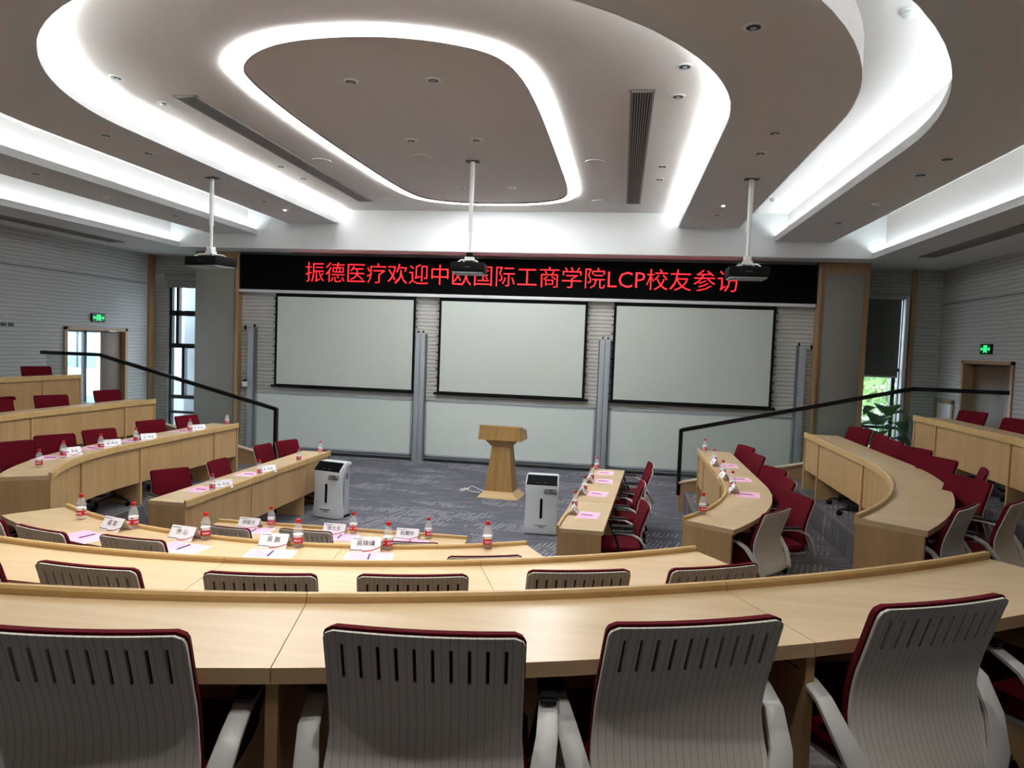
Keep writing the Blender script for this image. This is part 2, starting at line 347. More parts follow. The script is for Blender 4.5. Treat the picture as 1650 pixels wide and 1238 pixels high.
box('pane', M['pane'], w3, -13.29, -13.28, 10.6, 17.2, .12, 2.42)
# outside world
sbox('ground_outside', M['ground'], -60, 60, 17.5, 90, -3.2, -3)
def building(x0, x1, y0, y1, z1, nx, nz, lab):
    b = empty('building', ((x0+x1)/2, (y0+y1)/2, -3), 0, lab, 'building')
    hx, hy = (x1-x0)/2, (y1-y0)/2
    box('wall', M['facade'], b, -hx, hx, -hy, hy, 0, z1+3)
    for i in range(nx):
        for j in range(nz):
            cx = -hx+(i+.5)*2*hx/nx; cz = 1.2+j*(z1+3-1)/nz
            w = box('window', M['facade_glass'], b, cx-.32*2*hx/nx, cx+.32*2*hx/nx, -hy-.05, -hy+.02, cz, cz+1.5)
            box('mullion', M['blackmetal'], w, cx-.03, cx+.03, -hy-.08, -hy-.04, cz, cz+1.5)
building(-26, -13.3, 27, 37, 3.3, 5, 2, 'pale office building seen through the window beside the left pillar')
building(-44, -30, 10, 24, 1.6, 4, 2, 'white building across the yard beyond the left doorway')
building(4, 22, 34, 44, 7.5, 6, 3, 'pale building beyond the trees outside the right window')
c = empty('concrete_column', (-10.0, 16.3, 0), 0, 'square pale concrete column outside the tall left window', 'column')
box('shaft', M['concrete'], c, -.33, .33, -.3, .3, -3, 5)
def tree(x, y, h, lab, seed):
    rr = random.Random(seed); t = empty('tree', (x, y, -3), 0, lab, 'tree')
    bm = bmesh.new(); tube(bm, [(0, 0, 0), (.05, 0, h*.3), (0, .1, h*.6)], .1); fin('trunk', bm, M['door_wood'], t, True)
    bm = bmesh.new()
    for i in range(900):
        a, e, r = rr.uniform(0, 2*pi), rr.gauss(0, .8), rr.uniform(.3, 1)**.5*h*.32
        p = Vector((r*cos(a)*cos(e), r*sin(a)*cos(e), h*.65+r*sin(e)*1.1))
        u = Vector((rr.gauss(0, 1), rr.gauss(0, 1), rr.gauss(0, 1))).normalized()*.16; v = u.orthogonal()*.6
        bm.faces.new([bm.verts.new(q) for q in (p-u, p+v, p+u, p-v)])
    setp(fin('foliage', bm, M['tree'], t), kind='stuff')
tree(7.2, 22, 5.2, 'leafy green tree outside the right window, nearer one', 1)
tree(11.5, 25, 5.6, 'taller leafy tree behind the nearer one outside the right window', 2)
# ------------------------------------------------------------------ ceiling
def upath(r, cy, y_end, n=48, yend_left=None):
    """U shaped plan line: straight from the front wall, half circle behind"""
    p = [(AX+r, y_end)]
    k = 6
    for i in range(1, k): p.append((AX+r, y_end+(cy-y_end)*i/k))
    for i in range(n+1):
        t = -pi*i/n; p.append((AX+r*cos(t), cy+r*sin(t)))
    for i in range(1, k): p.append((AX-r, cy+(y_end-cy)*i/k))
    p.append((AX-r, y_end)); return p
FY = 13.5
sbox('ceiling', M['plaster'], XL-.2, XR+.2, YB-.2, 16, 4.9, 5.1)
sbox('wall_fascia', M['plaster_white'], XL, XR, FY, 13.62, 4.14, 4.9)
sbox('ceiling_soffit', M['plaster_white'], XL, XR, 13.62, 15.25, 4.14, 4.3)
def cove(nm, r_in, cy_in, zb, r_out, cy_out, lab):
    """dropped ceiling slab: U ring with a lit ledge along its inner edge"""
    st = setp(empty(nm), kind='structure')
    L = .20
    I = upath(r_in, cy_in, FY); I2 = upath(r_in+L, cy_in, FY); I3 = upath(r_in+.02, cy_in, FY)
    bm = bmesh.new(); strip(bm, I, I2, zb, zb+.03); fin('ledge', bm, M['plaster_white'], st)
    bm = bmesh.new(); strip(bm, I, I3, zb+.03, zb+.10); fin('lip', bm, M['plaster_white'], st)
    if r_out:
        O = upath(r_out, cy_out, FY)
        bm = bmesh.new(); strip(bm, I2, O, zb, 4.9); s = fin('slab', bm, M['plaster'], st)
    else:
        bm = bmesh.new()
        O = []
        for (x, y) in I2:   # outer boundary follows the room rectangle
            dx, dy = x-AX, y-cy_in
            if y >= cy_in-1e-6: O.append((XR if dx > 0 else XL, y))
            else:
                ux, uy = dx/(r_in+L), dy/(r_in+L)
                tx = ((XR if ux > 0 else XL)-AX)/ux if abs(ux) > 1e-6 else 1e9
                ty = (YB-cy_in)/uy if abs(uy) > 1e-6 else 1e9
                t = min(tx, ty); O.append((AX+ux*t, cy_in+uy*t))
        strip(bm, I2, O, zb, 4.9); fin('slab', bm, M['plaster'], st)
    S1 = upath(r_in+.09, cy_in, FY-.03); S2 = upath(r_in+.13, cy_in, FY-.03)
    lt = empty('cove_light', (0, 0, 0), 0, lab, 'light')
    bm = bmesh.new(); strip(bm, S1, S2, zb+.035, zb+.05); fin('led_strip', bm, M['cove'] if r_in < 4 else M['cove_soft'], lt)
    return st
cove('ceiling_ring_inner', 3.22, 7.40, 4.64, 4.27, 7.42, 'hidden white strip light along the innermost ceiling cove')
cove('ceiling_ring_middle', 4.90, 7.50, 4.41, 5.86, 7.5, 'hidden white strip light along the second ceiling cove')
cove('ceiling_ring_outer', 6.55, 7.50, 4.14, None, None, 'hidden white strip light along the outermost ceiling cove')
# loop light flush in the middle ceiling
LO = [(-3.84,6.6),(-3.68,6.24),(-3.39,5.93),(-3.02,5.72),(-2.57,5.63),(-2.06,5.63),(-1.62,5.74),(-1.24,5.94),(-1.0,6.2),(-.86,6.68),(-.80,7.61),(-.78,9.25),(-.76,11.35),(-.84,12.14),(-1.18,12.6),(-1.86,12.84),(-2.76,12.84),(-3.5,12.55),(-3.80,11.9),(-3.90,9.58),(-3.92,7.81)]
def smooth_loop(P, k=2):
    for _ in range(k):
        Q = []
        for i, p in enumerate(P):
            q = P[(i+1) % len(P)]
            Q += [(.75*p[0]+.25*q[0], .75*p[1]+.25*q[1]), (.25*p[0]+.75*q[0], .25*p[1]+.75*q[1])]
        P = Q
    return P
LO = smooth_loop(LO)
def offset_loop(P, d):
    R = []
    for i, p in enumerate(P):
        a = Vector(P[i-1]); b = Vector(P[(i+1) % len(P)]); t = (b-a).normalized(); R.append((p[0]-t.y*d, p[1]+t.x*d))
    return R
LI = offset_loop(LO, .155)
if abs(sum(a[0]*b[1]-b[0]*a[1] for a, b in zip(LI, LI[1:]+LI[:1]))) > abs(sum(a[0]*b[1]-b[0]*a[1] for a, b in zip(LO, LO[1:]+LO[:1]))): LI = offset_loop(LO, -.155)
lp = empty('loop_light', (0, 0, 0), 0, 'glowing white rounded loop light set into the middle of the ceiling', 'light')
bm = bmesh.new(); strip(bm, LO+LO[:1], LI+LI[:1], 4.882, 4.899); fin('diffuser', bm, M['loop'], lp)
LI2 = offset_loop(LI, .012)
bm = bmesh.new(); strip(bm, LI+LI[:1], LI2+LI2[:1], 4.872, 4.899); fin('trim_edge', bm, M['vent'], lp)
# linear air grilles
def grille(x0, x1, y0, y1, z, lab, n=8):
    g = empty('air_grille', ((x0+x1)/2, (y0+y1)/2, z), 0, lab, 'vent', 'linear ceiling air grilles')
    hx, hy = (x1-x0)/2, (y1-y0)/2
    box('backing', M['ventdark'], g, -hx, hx, -hy, hy, -.004, 0)
    for a, b_, c_, d_ in ((-hx, -hx+.02, -hy, hy), (hx-.02, hx, -hy, hy), (-hx, hx, -hy, -hy+.03), (-hx, hx, hy-.03, hy)): box('frame', M['vent'], g, a, b_, c_, d_, -.016, 0)
    sl = None
    for i in range(n):
        x = -hx+.02+(i+.5)*(2*hx-.04)/n
        if sl is None: sl = box('slat', M['vent'], g, -.004, .004, -hy+.03, hy-.03, -.014, -.002); sl.location.x = x
        else:
            q = sl.copy(); COL.objects.link(q); q.location.x = x
grille(-.03, .21, 7.2, 12.66, 4.9, 'long slatted air grille in the ceiling, right of the loop light')
grille(-4.78, -4.52, 7.15, 12.62, 4.9, 'long slatted air grille in the ceiling, left of the loop light')
grille(-9.95, -9.62, 9.6, 12.9, 4.14, 'long slatted air grille in the low ceiling along the left wall')
grille(4.85, 5.12, 9.6, 13.1, 4.14, 'long slatted air grille in the low ceiling along the right wall')
# downlights
dl = None
def downlight(x, y, z, lab, on=False):
    global dl
    if dl is None:
        dl = empty('downlight', (x, y, z), 0, lab, 'light', 'recessed ceiling downlights')
        bm = bmesh.new(); lathe(bm, [(.052, -.001), (.075, -.001), (.075, -.008), (.055, -.010)], 20); fin('trim_ring', bm, M['white'], dl, True)
        bm = bmesh.new(); cyl(bm, .05, .05, -.011, -.0105, 20); fin('lamp_cup', bm, M['lamp'], dl)
        bm = bmesh.new(); cyl(bm, .022, .02, -.018, -.0112, 14); fin('bulb', bm, M['alu'], dl)
        o = dl
    else: o = copy_tree(dl, None, (x, y, z), None, lab)
    if on:
        for ch in o.children:
            if ch.name.startswith('bulb'):
                me = ch.data.copy(); me.materials.clear(); me.materials.append(M['lamp_on']); ch.data = me
    return o
inl = [(-2.70, 6.83), (-1.88, 6.83), (-2.69, 8.83), (-1.86, 8.83), (-2.64, 11.47), (-1.82, 11.47)]
for (x, y), w in zip(inl, ('left of the pair nearest the camera', 'right of the pair nearest the camera', 'left of the middle pair', 'right of the middle pair', 'left of the far pair', 'right of the far pair')):
    downlight(x, y, 4.9, 'small recessed downlight inside the ceiling loop, '+w)
for s, side, xs in ((1, 'right', .44), (-1, 'left', -5.04)):
    for y, w in ((6.62, 'nearest the camera'), (7.38, 'second from the camera'), (10.12, 'third from the camera'), (10.87, 'farthest from the camera')):
        downlight(xs, y, 4.9, 'small recessed downlight outside the %s side of the ceiling loop, %s' % (side, w))
for side, xs, ys in (('right', 1.43, (5.25, 7.72, 8.48, 11.44, 12.2)), ('left', -5.94, (5.25, 7.63, 8.4, 11.35, 12.11))):
    for y, w in zip(ys, ('nearest the camera', 'second from the camera', 'middle one', 'second from the front wall', 'closest to the front wall')):
        downlight(xs if y > 6 else AX+(xs-AX)*.83, y, 4.64, 'recessed downlight in the inner ceiling ring on the %s, %s' % (side, w), on=(y > 11.4 and y < 12.15))
for side, xs in (('right', 3.11), ('left', -7.62)):
    for y, w in zip((7.84, 8.5, 11.5), ('nearest the camera', 'middle one', 'closest to the front wall')):
        downlight(xs, y, 4.41, 'recessed downlight in the second ceiling ring on the %s, %s' % (side, w))
def lit_downlight(x, y, z, lab, watts, cone=74):
    o = downlight(x, y, z, lab, on=True)
    L_ = bpy.data.lights.new('spot_beam', 'SPOT'); L_.energy = watts; L_.spot_size = rad(cone); L_.spot_blend = .7; L_.shadow_soft_size = .035; L_.color = (1, .96, .90)
    q = bpy.data.objects.new('spot_beam', L_); COL.objects.link(q); q.parent = o; q.location = (0, 0, -.03)
for i, (x, y, z, w_) in enumerate(SPOTS):
    lit_downlight(x, y, z, 'switched-on ceiling downlight above the stage-facing desks, '+['low ceiling, left', 'low ceiling, middle', 'low ceiling, right', 'second ring, left', 'second ring, right', 'inner ring, left', 'inner ring, middle', 'inner ring, right'][i], w_)
# round ceiling loudspeakers
sp = None
for x, y, z, lab in ((-4.28, 9.81, 4.9, 'left of the loop, nearer one'), (-4.24, 12.5, 4.9, 'left of the loop, farther one'), (-2.78, 9.62, 4.9, 'inside the loop'), (-.46, 9.89, 4.9, 'right of the loop, nearer one'), (-.47, 12.5, 4.9, 'right of the loop, farther one')):
    lab = 'round flat grey ceiling loudspeaker '+lab
    if sp is None:
        sp = empty('ceiling_speaker', (x, y, z), 0, lab, 'speaker', 'round ceiling loudspeakers')
        bm = bmesh.new(); cyl(bm, .125, .12, -.006, 0, 28); fin('grille', bm, mat('speaker_grille', srgb(128, 120, 114), .8), sp)
        bm = bmesh.new(); lathe(bm, [(.125, 0), (.135, 0), (.133, -.008), (.124, -.008)], 28); fin('rim', bm, M['plaster'], sp, True)
    else: copy_tree(sp, None, (x, y, z), None, lab)
# smoke detectors
sd = None
for x, y, z, lab in ((1.93, 5.67, 4.9, 'white smoke detector in the ceiling channel near the top right'), (3.14, 10.0, 4.41, 'white smoke detector under the second ceiling ring on the right'), (-7.68, 9.87, 4.41, 'white smoke detector under the second ceiling ring on the left'), (2.3, 12.2, 4.9, 'small white detector at the far end of the right ceiling channel')):
    if sd is None:
        sd = empty('smoke_detector', (x, y, z), 0, lab, 'detector', 'ceiling smoke detectors')
        bm = bmesh.new(); lathe(bm, [(.02, 0), (.06, 0), (.06, -.012), (.052, -.02)], 20); fin('base', bm, M['white'], sd, True)
        bm = bmesh.new(); lathe(bm, [(.044, -.02), (.05, -.024), (.05, -.036), (.036, -.05), (.01, -.054)], 20); fin('sensor_head', bm, M['white'], sd, True)
        bm = bmesh.new(); cyl(bm, .045, .045, -.0235, -.0205, 20); fin('gap_ring', bm, M['ink'], sd)
    else: copy_tree(sd, None, (x, y, z), None, lab)
# ------------------------------------------------------------------ projectors on drop poles
def projector(x, y, zc, rz, w, lab, black_mount):
    p = empty('ceiling_projector', (x, y, 3.36), rz, lab, 'projector', 'projectors on ceiling poles')
    b_ = box('body', M['darkgloss'] if False else M['black'], p, -w/2, w/2, -.2, .2, .02, .15, .015)
    box('underside', M['alu'], p, -w/2+.02, w/2-.02, -.18, .18, .0, .025, .008)
    bm = bmesh.new(); cyl(bm, .045, .04, .19, .23, 20, (0, 0), mtx=Matrix.Translation((-w*.2, 0, .08)) @ Matrix.Rotation(-pi/2, 4, 'X')); fin('lens', bm, M['darkgloss'], p, True)
    box('badge', M['ink'], p, -.04, .04, -.203, -.199, .08, .09)
    bm = bmesh.new()
    for sx in (-1, 1):
        for sy in (-1, 1): tube(bm, [(0, 0, .20), (sx*w*.22, sy*.1, .185), (sx*w*.30, sy*.13, .152)], .010, 6)
    bx(bm, -.06, .06, -.05, .05, .185, .235); fin('mount_bracket', bm, M['white'], p)
    box('joint_box', M['black'] if black_mount else M['white'], p, -.045, .045, -.045, .045, .235, .30, .006)
    bm = bmesh.new(); cyl(bm, .022, .022, .29, .62, 14); fin('lower_pole', bm, M['white'], p, True)
    bm = bmesh.new(); cyl(bm, .031, .031, .60, zc-3.36-.01, 14); fin('upper_pole', bm, M['white'], p, True)
    box('ceiling_plate', M['ink'], p, -.09, .09, -.06, .06, zc-3.36-.012, zc-3.36, .003)
    return p
projector(-2.12, 9.85, 4.9, rad(4), .46, 'black projector hanging from the ceiling on the middle white pole', True)
projector(-5.88, 9.72, 4.64, rad(-16), .60, 'black projector hanging from the ceiling on the left white pole', False)
projector(1.55, 9.72, 4.64, rad(0), .50, 'black projector hanging from the ceiling on the right white pole', False)
# ------------------------------------------------------------------ front wall fittings
led = empty('led_banner', (AX+.12, D-.1, 3.73), 0, 'long black LED banner with red welcome lettering above the three screens', 'sign')
box('housing', M['black'], led, -5.70, 5.70, -.02, .098, -.36, .36)
box('display', M['led'], led, -5.66, 5.66, -.026, -.018, -.335, .335)
box('lower_ledge', M['plaster_white'], led, -5.70, 5.68, -.05, .098, -.42, -.36, .006)
me = text_mesh('振德医疗欢迎中欧国际工商学院LCP校友参访', .43, .002, 1.0, off=-.0045)
xs = [v.co.x for v in me.vertices]; wtxt = max(xs)-min(xs); mid = (max(xs)+min(xs))/2
me.transform(Matrix.Translation((-mid, 0, 0))); me.transform(Matrix.Diagonal((8.55/wtxt, 1.02, 1, 1)))
t = link('lettering', me, M['ledred'], led); t.rotation_euler = (pi/2, 0, 0); t.location = (-.02+.04, -.03, -.01)
for i, (x0, x1) in enumerate(((-7.09, -4.10), (-3.62, -.67), (-.17, 2.82))):
    s = empty('projection_screen', ((x0+x1)/2, D-.10, 1.38), 0, ['left', 'middle', 'right'][i]+' of the three white pull-down projection screens under the LED banner', 'screen', 'projection screens')
    h = (x1-x0)/2
    box('black_border', M['black'], s, -h, h, 0, .006, .02, 1.93)
    box('screen_cloth', M['screen'], s, -h+.05, h-.05, -.003, .001, .06, 1.86)
    for sx in (-.8, .8): box('wall_bracket', M['black'], s, sx*h-.02, sx*h+.02, .006, .098, 1.86, 1.90)
    box('bottom_bar', M['black'], s, -h-.07, h+.07, -.015, .02, -.01, .04, .006)
    sl = None
    bmt = bmesh.new()
    for sx in (-1, 1):
        for j in range(11): bx(bmt, sx*h-.035 if sx < 0 else h, -h if sx < 0 else h+.035, 0, .005, .16+j*.165, .18+j*.165)
    fin('tension_tabs', bmt, M['black'], s)
def fluted_post(x, two, lab):
    p = empty('board_post', (x, D-.07, 0), 0, lab, 'post', 'grey aluminium whiteboard posts')
    if two:
        box('rail', M['alu'], p, -.10, -.004, -.05, .06, 0, 2.575, .004); box('rail', M['alu'], p, .004, .10, -.05, .06, 0, 2.575, .004)
        box('groove', M['darkseam'], p, -.008, .008, -.03, .06, 0, 2.56)
        for dx in (-.05, .05): box('stop', M['black'], p, dx-.014, dx+.014, -.02, .02, 2.60, 2.635)
        box('rail_edge', M['post_edge'], p, -.125, -.10, -.02, .06, 0, 2.57); box('rail_edge', M['post_edge'], p, .10, .125, -.02, .06, 0, 2.57)
    else:
        s = 1 if x < AX else -1
        box('rail', M['alu'], p, -.06, .06, -.05, .06, 0, 2.575, .004)
        box('rail_edge', M['post_edge'], p, .06 if s > 0 else -.10, .10 if s > 0 else -.06, -.03, .06, 0, 2.60)
        box('stop', M['black'], p, -.014+.07*s, .014+.07*s, -.04, .0, 2.60, 2.65)
        box('stop', M['black'], p, -.16*s-.01, -.16*s+.01, .0, .06, 2.53, 2.62)
fluted_post(-7.62, False, 'slim grey aluminium post by the left pillar')
fluted_post(-3.99, True, 'wide grey double post between the left and middle screens')
fluted_post(-.31, True, 'wide grey double post between the middle and right screens')
fluted_post(3.33, False, 'slim grey aluminium post by the right pillar')
for i, (x0, x1) in enumerate(((-7.52, -4.12), (-3.86, -.44), (-.18, 3.24))):
    wbd = empty('whiteboard', ((x0+x1)/2, D-.05, 0), 0, ['left', 'middle', 'right'][i]+' long low whiteboard fixed under the projection screens', 'whiteboard', 'low whiteboards')
    h = (x1-x0)/2
    box('board', M['board'], wbd, -h+.04, h-.04, -.02, .0, .15, 1.22)
    for a in ((-h, -h+.04, .11, 1.26), (h-.04, h, .11, 1.26), (-h, h, 1.22, 1.26), (-h, h, .11, .15)): box('frame', M['alu'], wbd, a[0], a[1], -.03, .02, a[2], a[3], .004)
sbox('baseboard_front', M['darkseam'], -7.88, 3.52, D-.03, D, 0, .10)
sbox('baseboard_front_rail', M['alu'], -7.88, 3.52, D-.035, D, .055, .10)
sw = empty('wall_socket_box', (-7.72, D-.12, 1.42), 0, 'small white socket box beside the left pillar', 'socket'); box('housing', M['white'], sw, -.05, .05, -.03, .03, -.07, .05, .006); box('plug', M['black'], sw, -.04, .05, -.05, -.01, .04, .08, .004)
# side wall fittings
def exit_sign(x, y, z, s, lab):
    e = empty('exit_sign', (x, y, z), pi/2 if s > 0 else -pi/2, lab, 'sign', 'green exit signs')
    box('housing', M['black'], e, -.19, .19, -.03, .0, -.085, .085, .004)
    box('face', M['greendark'], e, -.18, .18, -.033, -.029, -.075, .075)
    bm = bmesh.new()
    bx(bm, -.055, .055, -.036, -.033, .045, .06); bx(bm, -.055, -.042, -.036, -.033, -.06, .045); bx(bm, .042, .055, -.036, -.033, -.06, .045)   # door outline
    bx(bm, -.008, .012, -.038, -.034, .015, .038)                                                                                                # running figure
    for q in (((-.012, -.02), (.01, .014)), ):
        bx(bm, -.012, .012, -.038, -.034, -.02, .014)
    R1 = lambda a, x0, z0: Matrix.Translation((x0, 0, z0)) @ Matrix.Rotation(a, 4, 'Y')
    bx(bm, -.004, .004, -.038, -.034, -.04, 0, R1(rad(35), -.006, -.018)); bx(bm, -.004, .004, -.038, -.034, -.042, 0, R1(rad(-40), .006, -.018))
    bx(bm, -.003, .003, -.038, -.034, -.03, 0, R1(rad(65), -.01, .01)); bx(bm, -.003, .003, -.038, -.034, -.03, 0, R1(rad(-60), .01, .01))
    fin('running_man_emblem', bm, M['green'], e)
    bm = bmesh.new()
    for sx in (-1, 1):
        bx(bm, min(sx*.07, sx*.14), max(sx*.07, sx*.14), -.036, -.033, -.006, .008)
        for a in (40, -40): bx(bm, 0, .04, -.036, -.033, -.005, .005, Matrix.Translation((sx*.15, 0, .001)) @ Matrix.Rotation(rad(a)+(0 if sx < 0 else pi), 4, 'Y'))
    fin('arrow', bm, M['green'], e)
exit_sign(XL+.0, 13.29, 2.66, 1, 'lit green running man exit sign above the left doorway')
exit_sign(XR-.0, 13.19, 2.635, -1, 'lit green running man exit sign above the right doorway')
cp = empty('control_plates', (XL, 11.0, 2.45), pi/2, 'row of small grey control plates on the left wall', 'switch')
for i in range(4): box('switch_plate', M['ink'], cp, -.32+i*.15, -.21+i*.15, -.015, 0, -.03, .03, .003)
box('upper_plate', M['alu'], cp, -.25, .03, -.012, 0, .10, .16, .003); box('lower_ledge', M['alu'], cp, -.4, .22, -.012, 0, -.14, -.125)
ap = empty('access_panel', (XR, 14.63, 1.30), -pi/2, 'small white framed access panel on the right wall below the rail', 'panel')
box('panel_face', M['white'], ap, -.30, .30, -.02, 0, -.3, .32, .003)
for a in ((-.38, -.30, -.36, .40), (.30, .38, -.36, .40), (-.38, .38, .32, .40)): box('frame', M['frame_wood'], ap, a[0], a[1], -.035, 0, a[2], a[3], .003)

# ------------------------------------------------------------------ tiers, stringers, rails
RW = {2: (3.40, 7.80), 3: (4.80, 7.87), 4: (6.18, 7.95)}
YE = 11.1
def ucurve(r, cy, yend, n=40):
    P = [(AX+r, yend)]
    for i in range(n+1):
        t = -pi*i/n; P.append((AX+r*cos(t), cy+r*sin(t)))
    P.append((AX-r, yend)); return P
for k in (2, 3, 4):
    r, cy = RW[k]; z = .3*(k-1)
    I = ucurve(r-.07, cy, YE)
    if k < 4:
        r2, cy2 = RW[k+1]; O = ucurve(r2-.05, cy2, YE)
    else:
        O = []
        for (x, y) in I:
            dx, dy = x-AX, y-cy
            if y >= cy-1e-6: O.append((XR if dx > 0 else XL, y))
            else:
                ux, uy = dx/(r-.07), dy/(r-.07)
                tx = ((XR if ux > 0 else XL)-AX)/ux if abs(ux) > 1e-6 else 1e9
                ty = (YB-cy)/uy if abs(uy) > 1e-6 else 1e9
                tt = min(tx, ty); O.append((AX+ux*tt, cy+uy*tt))
    bm = bmesh.new(); strip(bm, I, O, 0, z); setp(fin('floor_tier', bm, M['carpet_tier']), kind='structure')
    # nosing line
    N1 = ucurve(r-.075, cy, YE); N2 = ucurve(r-.03, cy, YE)
    bm = bmesh.new(); strip(bm, N1, N2, z-.02, z+.004); setp(fin('trim_tier_nosing', bm, mat('tier_nosing', srgb(98, 92, 90), .7)), kind='structure')
    # half-height aisle steps in front of each riser
    for s, (a0, a1) in enumerate(((-58, -37), (-143, -122))):
        A = [(AX+(r-.37)*cos(rad(a0+(a1-a0)*i/8)), cy+(r-.37)*sin(rad(a0+(a1-a0)*i/8))) for i in range(9)]
        B = [(AX+(r-.076)*cos(rad(a0+(a1-a0)*i/8)), cy+(r-.076)*sin(rad(a0+(a1-a0)*i/8))) for i in range(9)]
        bm = bmesh.new(); strip(bm, A, B, z-.3, z-.15); setp(fin('floor_aisle_step', bm, M['carpet_tier']), kind='structure')
def side_rail(s, lab, lab2):
    # s=+1 right of the stage, -1 left
    X = lambda o: AX+s*o
    st = setp(empty('wall_stringer_'+('right' if s > 0 else 'left')), kind='structure')
    o0, o1, o2 = 3.24, 6.45, 7.72 if s > 0 else 7.55
    zt = lambda o: .42+(o-o0)*.225
    P = [(o0, zt(o0)), (o1, zt(o1)), (o2+ .6, zt(o1))]
    bm = bmesh.new()
    loft(bm, [[(X(o), YE, 0), (X(o), YE+.06, 0), (X(o), YE+.06, z), (X(o), YE, z)] for o, z in P]); fin('panel', bm, M['frame_wood'], st)
    bm = bmesh.new(); loft(bm, [[(X(o), YE-.02, z), (X(o), YE+.08, z), (X(o), YE+.08, z+.022), (X(o), YE-.02, z+.022)] for o, z in P]); fin('cap_strip', bm, M['trimbeige'], st)
    r_ = empty('glass_railing', (0, 0, 0), 0, lab, 'railing', 'glass side railings')
    zr = lambda o: 1.24+(o-o0)*(.77/3.21)
    Q = [(o0, zr(o0)), (o1, 2.01), (o2, 2.01)]
    bm = bmesh.new(); loft(bm, [[(X(o), YE+.0, z-.045), (X(o), YE+.06, z-.045), (X(o), YE+.06, z+.012), (X(o), YE+.0, z+.012)] for o, z in Q]); fin('handrail', bm, M['blackmetal'], r_)
    xa, xb = X(o0-.025), X(o0+.03); box('post', M['blackmetal'], r_, min(xa, xb), max(xa, xb), YE+.0, YE+.06, .44-.2, 1.24)
    for a, b_ in ((o0+.03, 4.85), (4.86, o1), (o1+.01, o2-.1)):
        za = lambda o: min(zt(o), zt(o1))+.03
        zb = lambda o: min(zr(o), 2.01)-.045
        bm = bmesh.new(); loft(bm, [[(X(o), YE+.024, za(o)), (X(o), YE+.036, za(o)), (X(o), YE+.036, zb(o)), (X(o), YE+.024, zb(o))] for o in (a, b_)]); fin('glass_panel', bm, M['glass'], r_)
side_rail(1, 'glass railing with black handrail on the right side of the stage', '')
side_rail(-1, 'glass railing with black handrail on the left side of the stage', '')

# ------------------------------------------------------------------ desks
def arc_pts(r, cy, a0, a1, n):
    return [(AX+r*cos(rad(a0+(a1-a0)*i/n)), cy+r*sin(rad(a0+(a1-a0)*i/n))) for i in range(n+1)]
def path_point(kind, prm, off):
    """plan point at path parameter; off = distance outward from the front edge"""
    r, cy, s = prm
    typ, v = kind
    if typ == 'a': return (AX+(r+off)*cos(rad(v)), cy+(r+off)*sin(rad(v)))
    return (AX+s*(r+off), v)
def seg_pts(prm, a, b, off, n=8):
    """points between two path stations a and b; a station is ('y', y) on the straight or ('a', deg) on the arc"""
    r, cy, s = prm; out = []
    if a[0] == 'y' and b[0] == 'y': return [path_point(('y', a[1]+(b[1]-a[1])*i/2), prm, off) for i in range(3)]
    if a[0] == 'a' and b[0] == 'a': return [path_point(('a', a[1]+(b[1]-a[1])*i/n), prm, off) for i in range(n+1)]
    # straight then arc
    a_edge = 0 if s > 0 else -180
    return [path_point(a, prm, off)] + [path_point(('a', a_edge+(b[1]-a_edge)*i/n), prm, off) for i in range(n+1)]
def desk(lab, prm, stations, level, w=.44, end_panels=(True, True), grp=None):
    z0 = .3*(level-1)
    o0 = path_point(stations[len(stations)//2], prm, .2)
    dk = empty('curved_desk' if level > 1 else 'straight_desk', (o0[0], o0[1], z0), 0, lab, 'desk', grp)
    def add(name, f, m, smooth=False):
        bm = bmesh.new(); f(bm); bmesh.ops.translate(bm, verts=bm.verts, vec=(-o0[0], -o0[1], 0))
        return fin(name, bm, m, dk, smooth)
    for i in range(len(stations)-1):
        a, b = stations[i], stations[i+1]
        g = .0012
        P = lambda off: seg_pts(prm, a, b, off)
        def trimmed(off):
            q = [Vector(p) for p in P(off)]
            q[0] = q[0]+(q[1]-q[0]).normalized()*g; q[-1] = q[-1]+(q[-2]-q[-1]).normalized()*g
            return [tuple(v) for v in q]
        add('desktop', lambda bm: strip(bm, trimmed(.022), trimmed(w), .712, .75), M['top'])
        def lipf(bm):
            A, A2, B2, B = trimmed(0), trimmed(.006), trimmed(.022), trimmed(.028)
            loft(bm, [[(p0[0], p0[1], .705), (p3[0], p3[1], .705), (p3[0], p3[1], .768), (p2[0], p2[1], .776), (p1[0], p1[1], .776), (p0[0], p0[1], .768)] for p0, p1, p2, p3 in zip(A, A2, B2, B)])
        add('edge_lip', lipf, M['edge'])
        add('modesty_panel', lambda bm: strip(bm, trimmed(.030), trimmed(.048), .27, .705), M['panel'])
    # support panels at seams and ends
    for i, st in enumerate(stations):
        endp = i in (0, len(stations)-1)
        A = Vector(path_point(st, prm, .012)); B = Vector(path_point(st, prm, w-.015))
        t = (B-A).normalized(); n = Vector((-t.y, t.x)); h = .014
        if endp:
            q = stations[1] if i == 0 else stations[-2]
            inn = Vector(path_point(q, prm, .1))-A
            n = n if n.dot(inn) > 0 else -n
            c0, c1 = A, A+n*.028
        else: c0, c1 = A-n*h, A+n*h
        def supp(bm):
            v = [c0, c0+(B-A), c1+(B-A), c1]
            loft(bm, [[(p.x, p.y, 0) for p in v], [(p.x, p.y, .711) for p in v]])
        add('end_panel' if endp else 'support_panel', supp, M['panel'])
        if not endp:
            A2 = Vector(path_point(st, prm, .024)); 
            def stripf(bm):
                v = [A2-n*.012, A2+n*.012, A2+n*.012+t*.01, A2-n*.012+t*.01]
                loft(bm, [[(p.x, p.y, .27) for p in v], [(p.x, p.y, .705) for p in v]])
            add('joint_strip', stripf, M['edge'])
    return dk
def P(k, s): return (RW[k][0], RW[k][1], s)
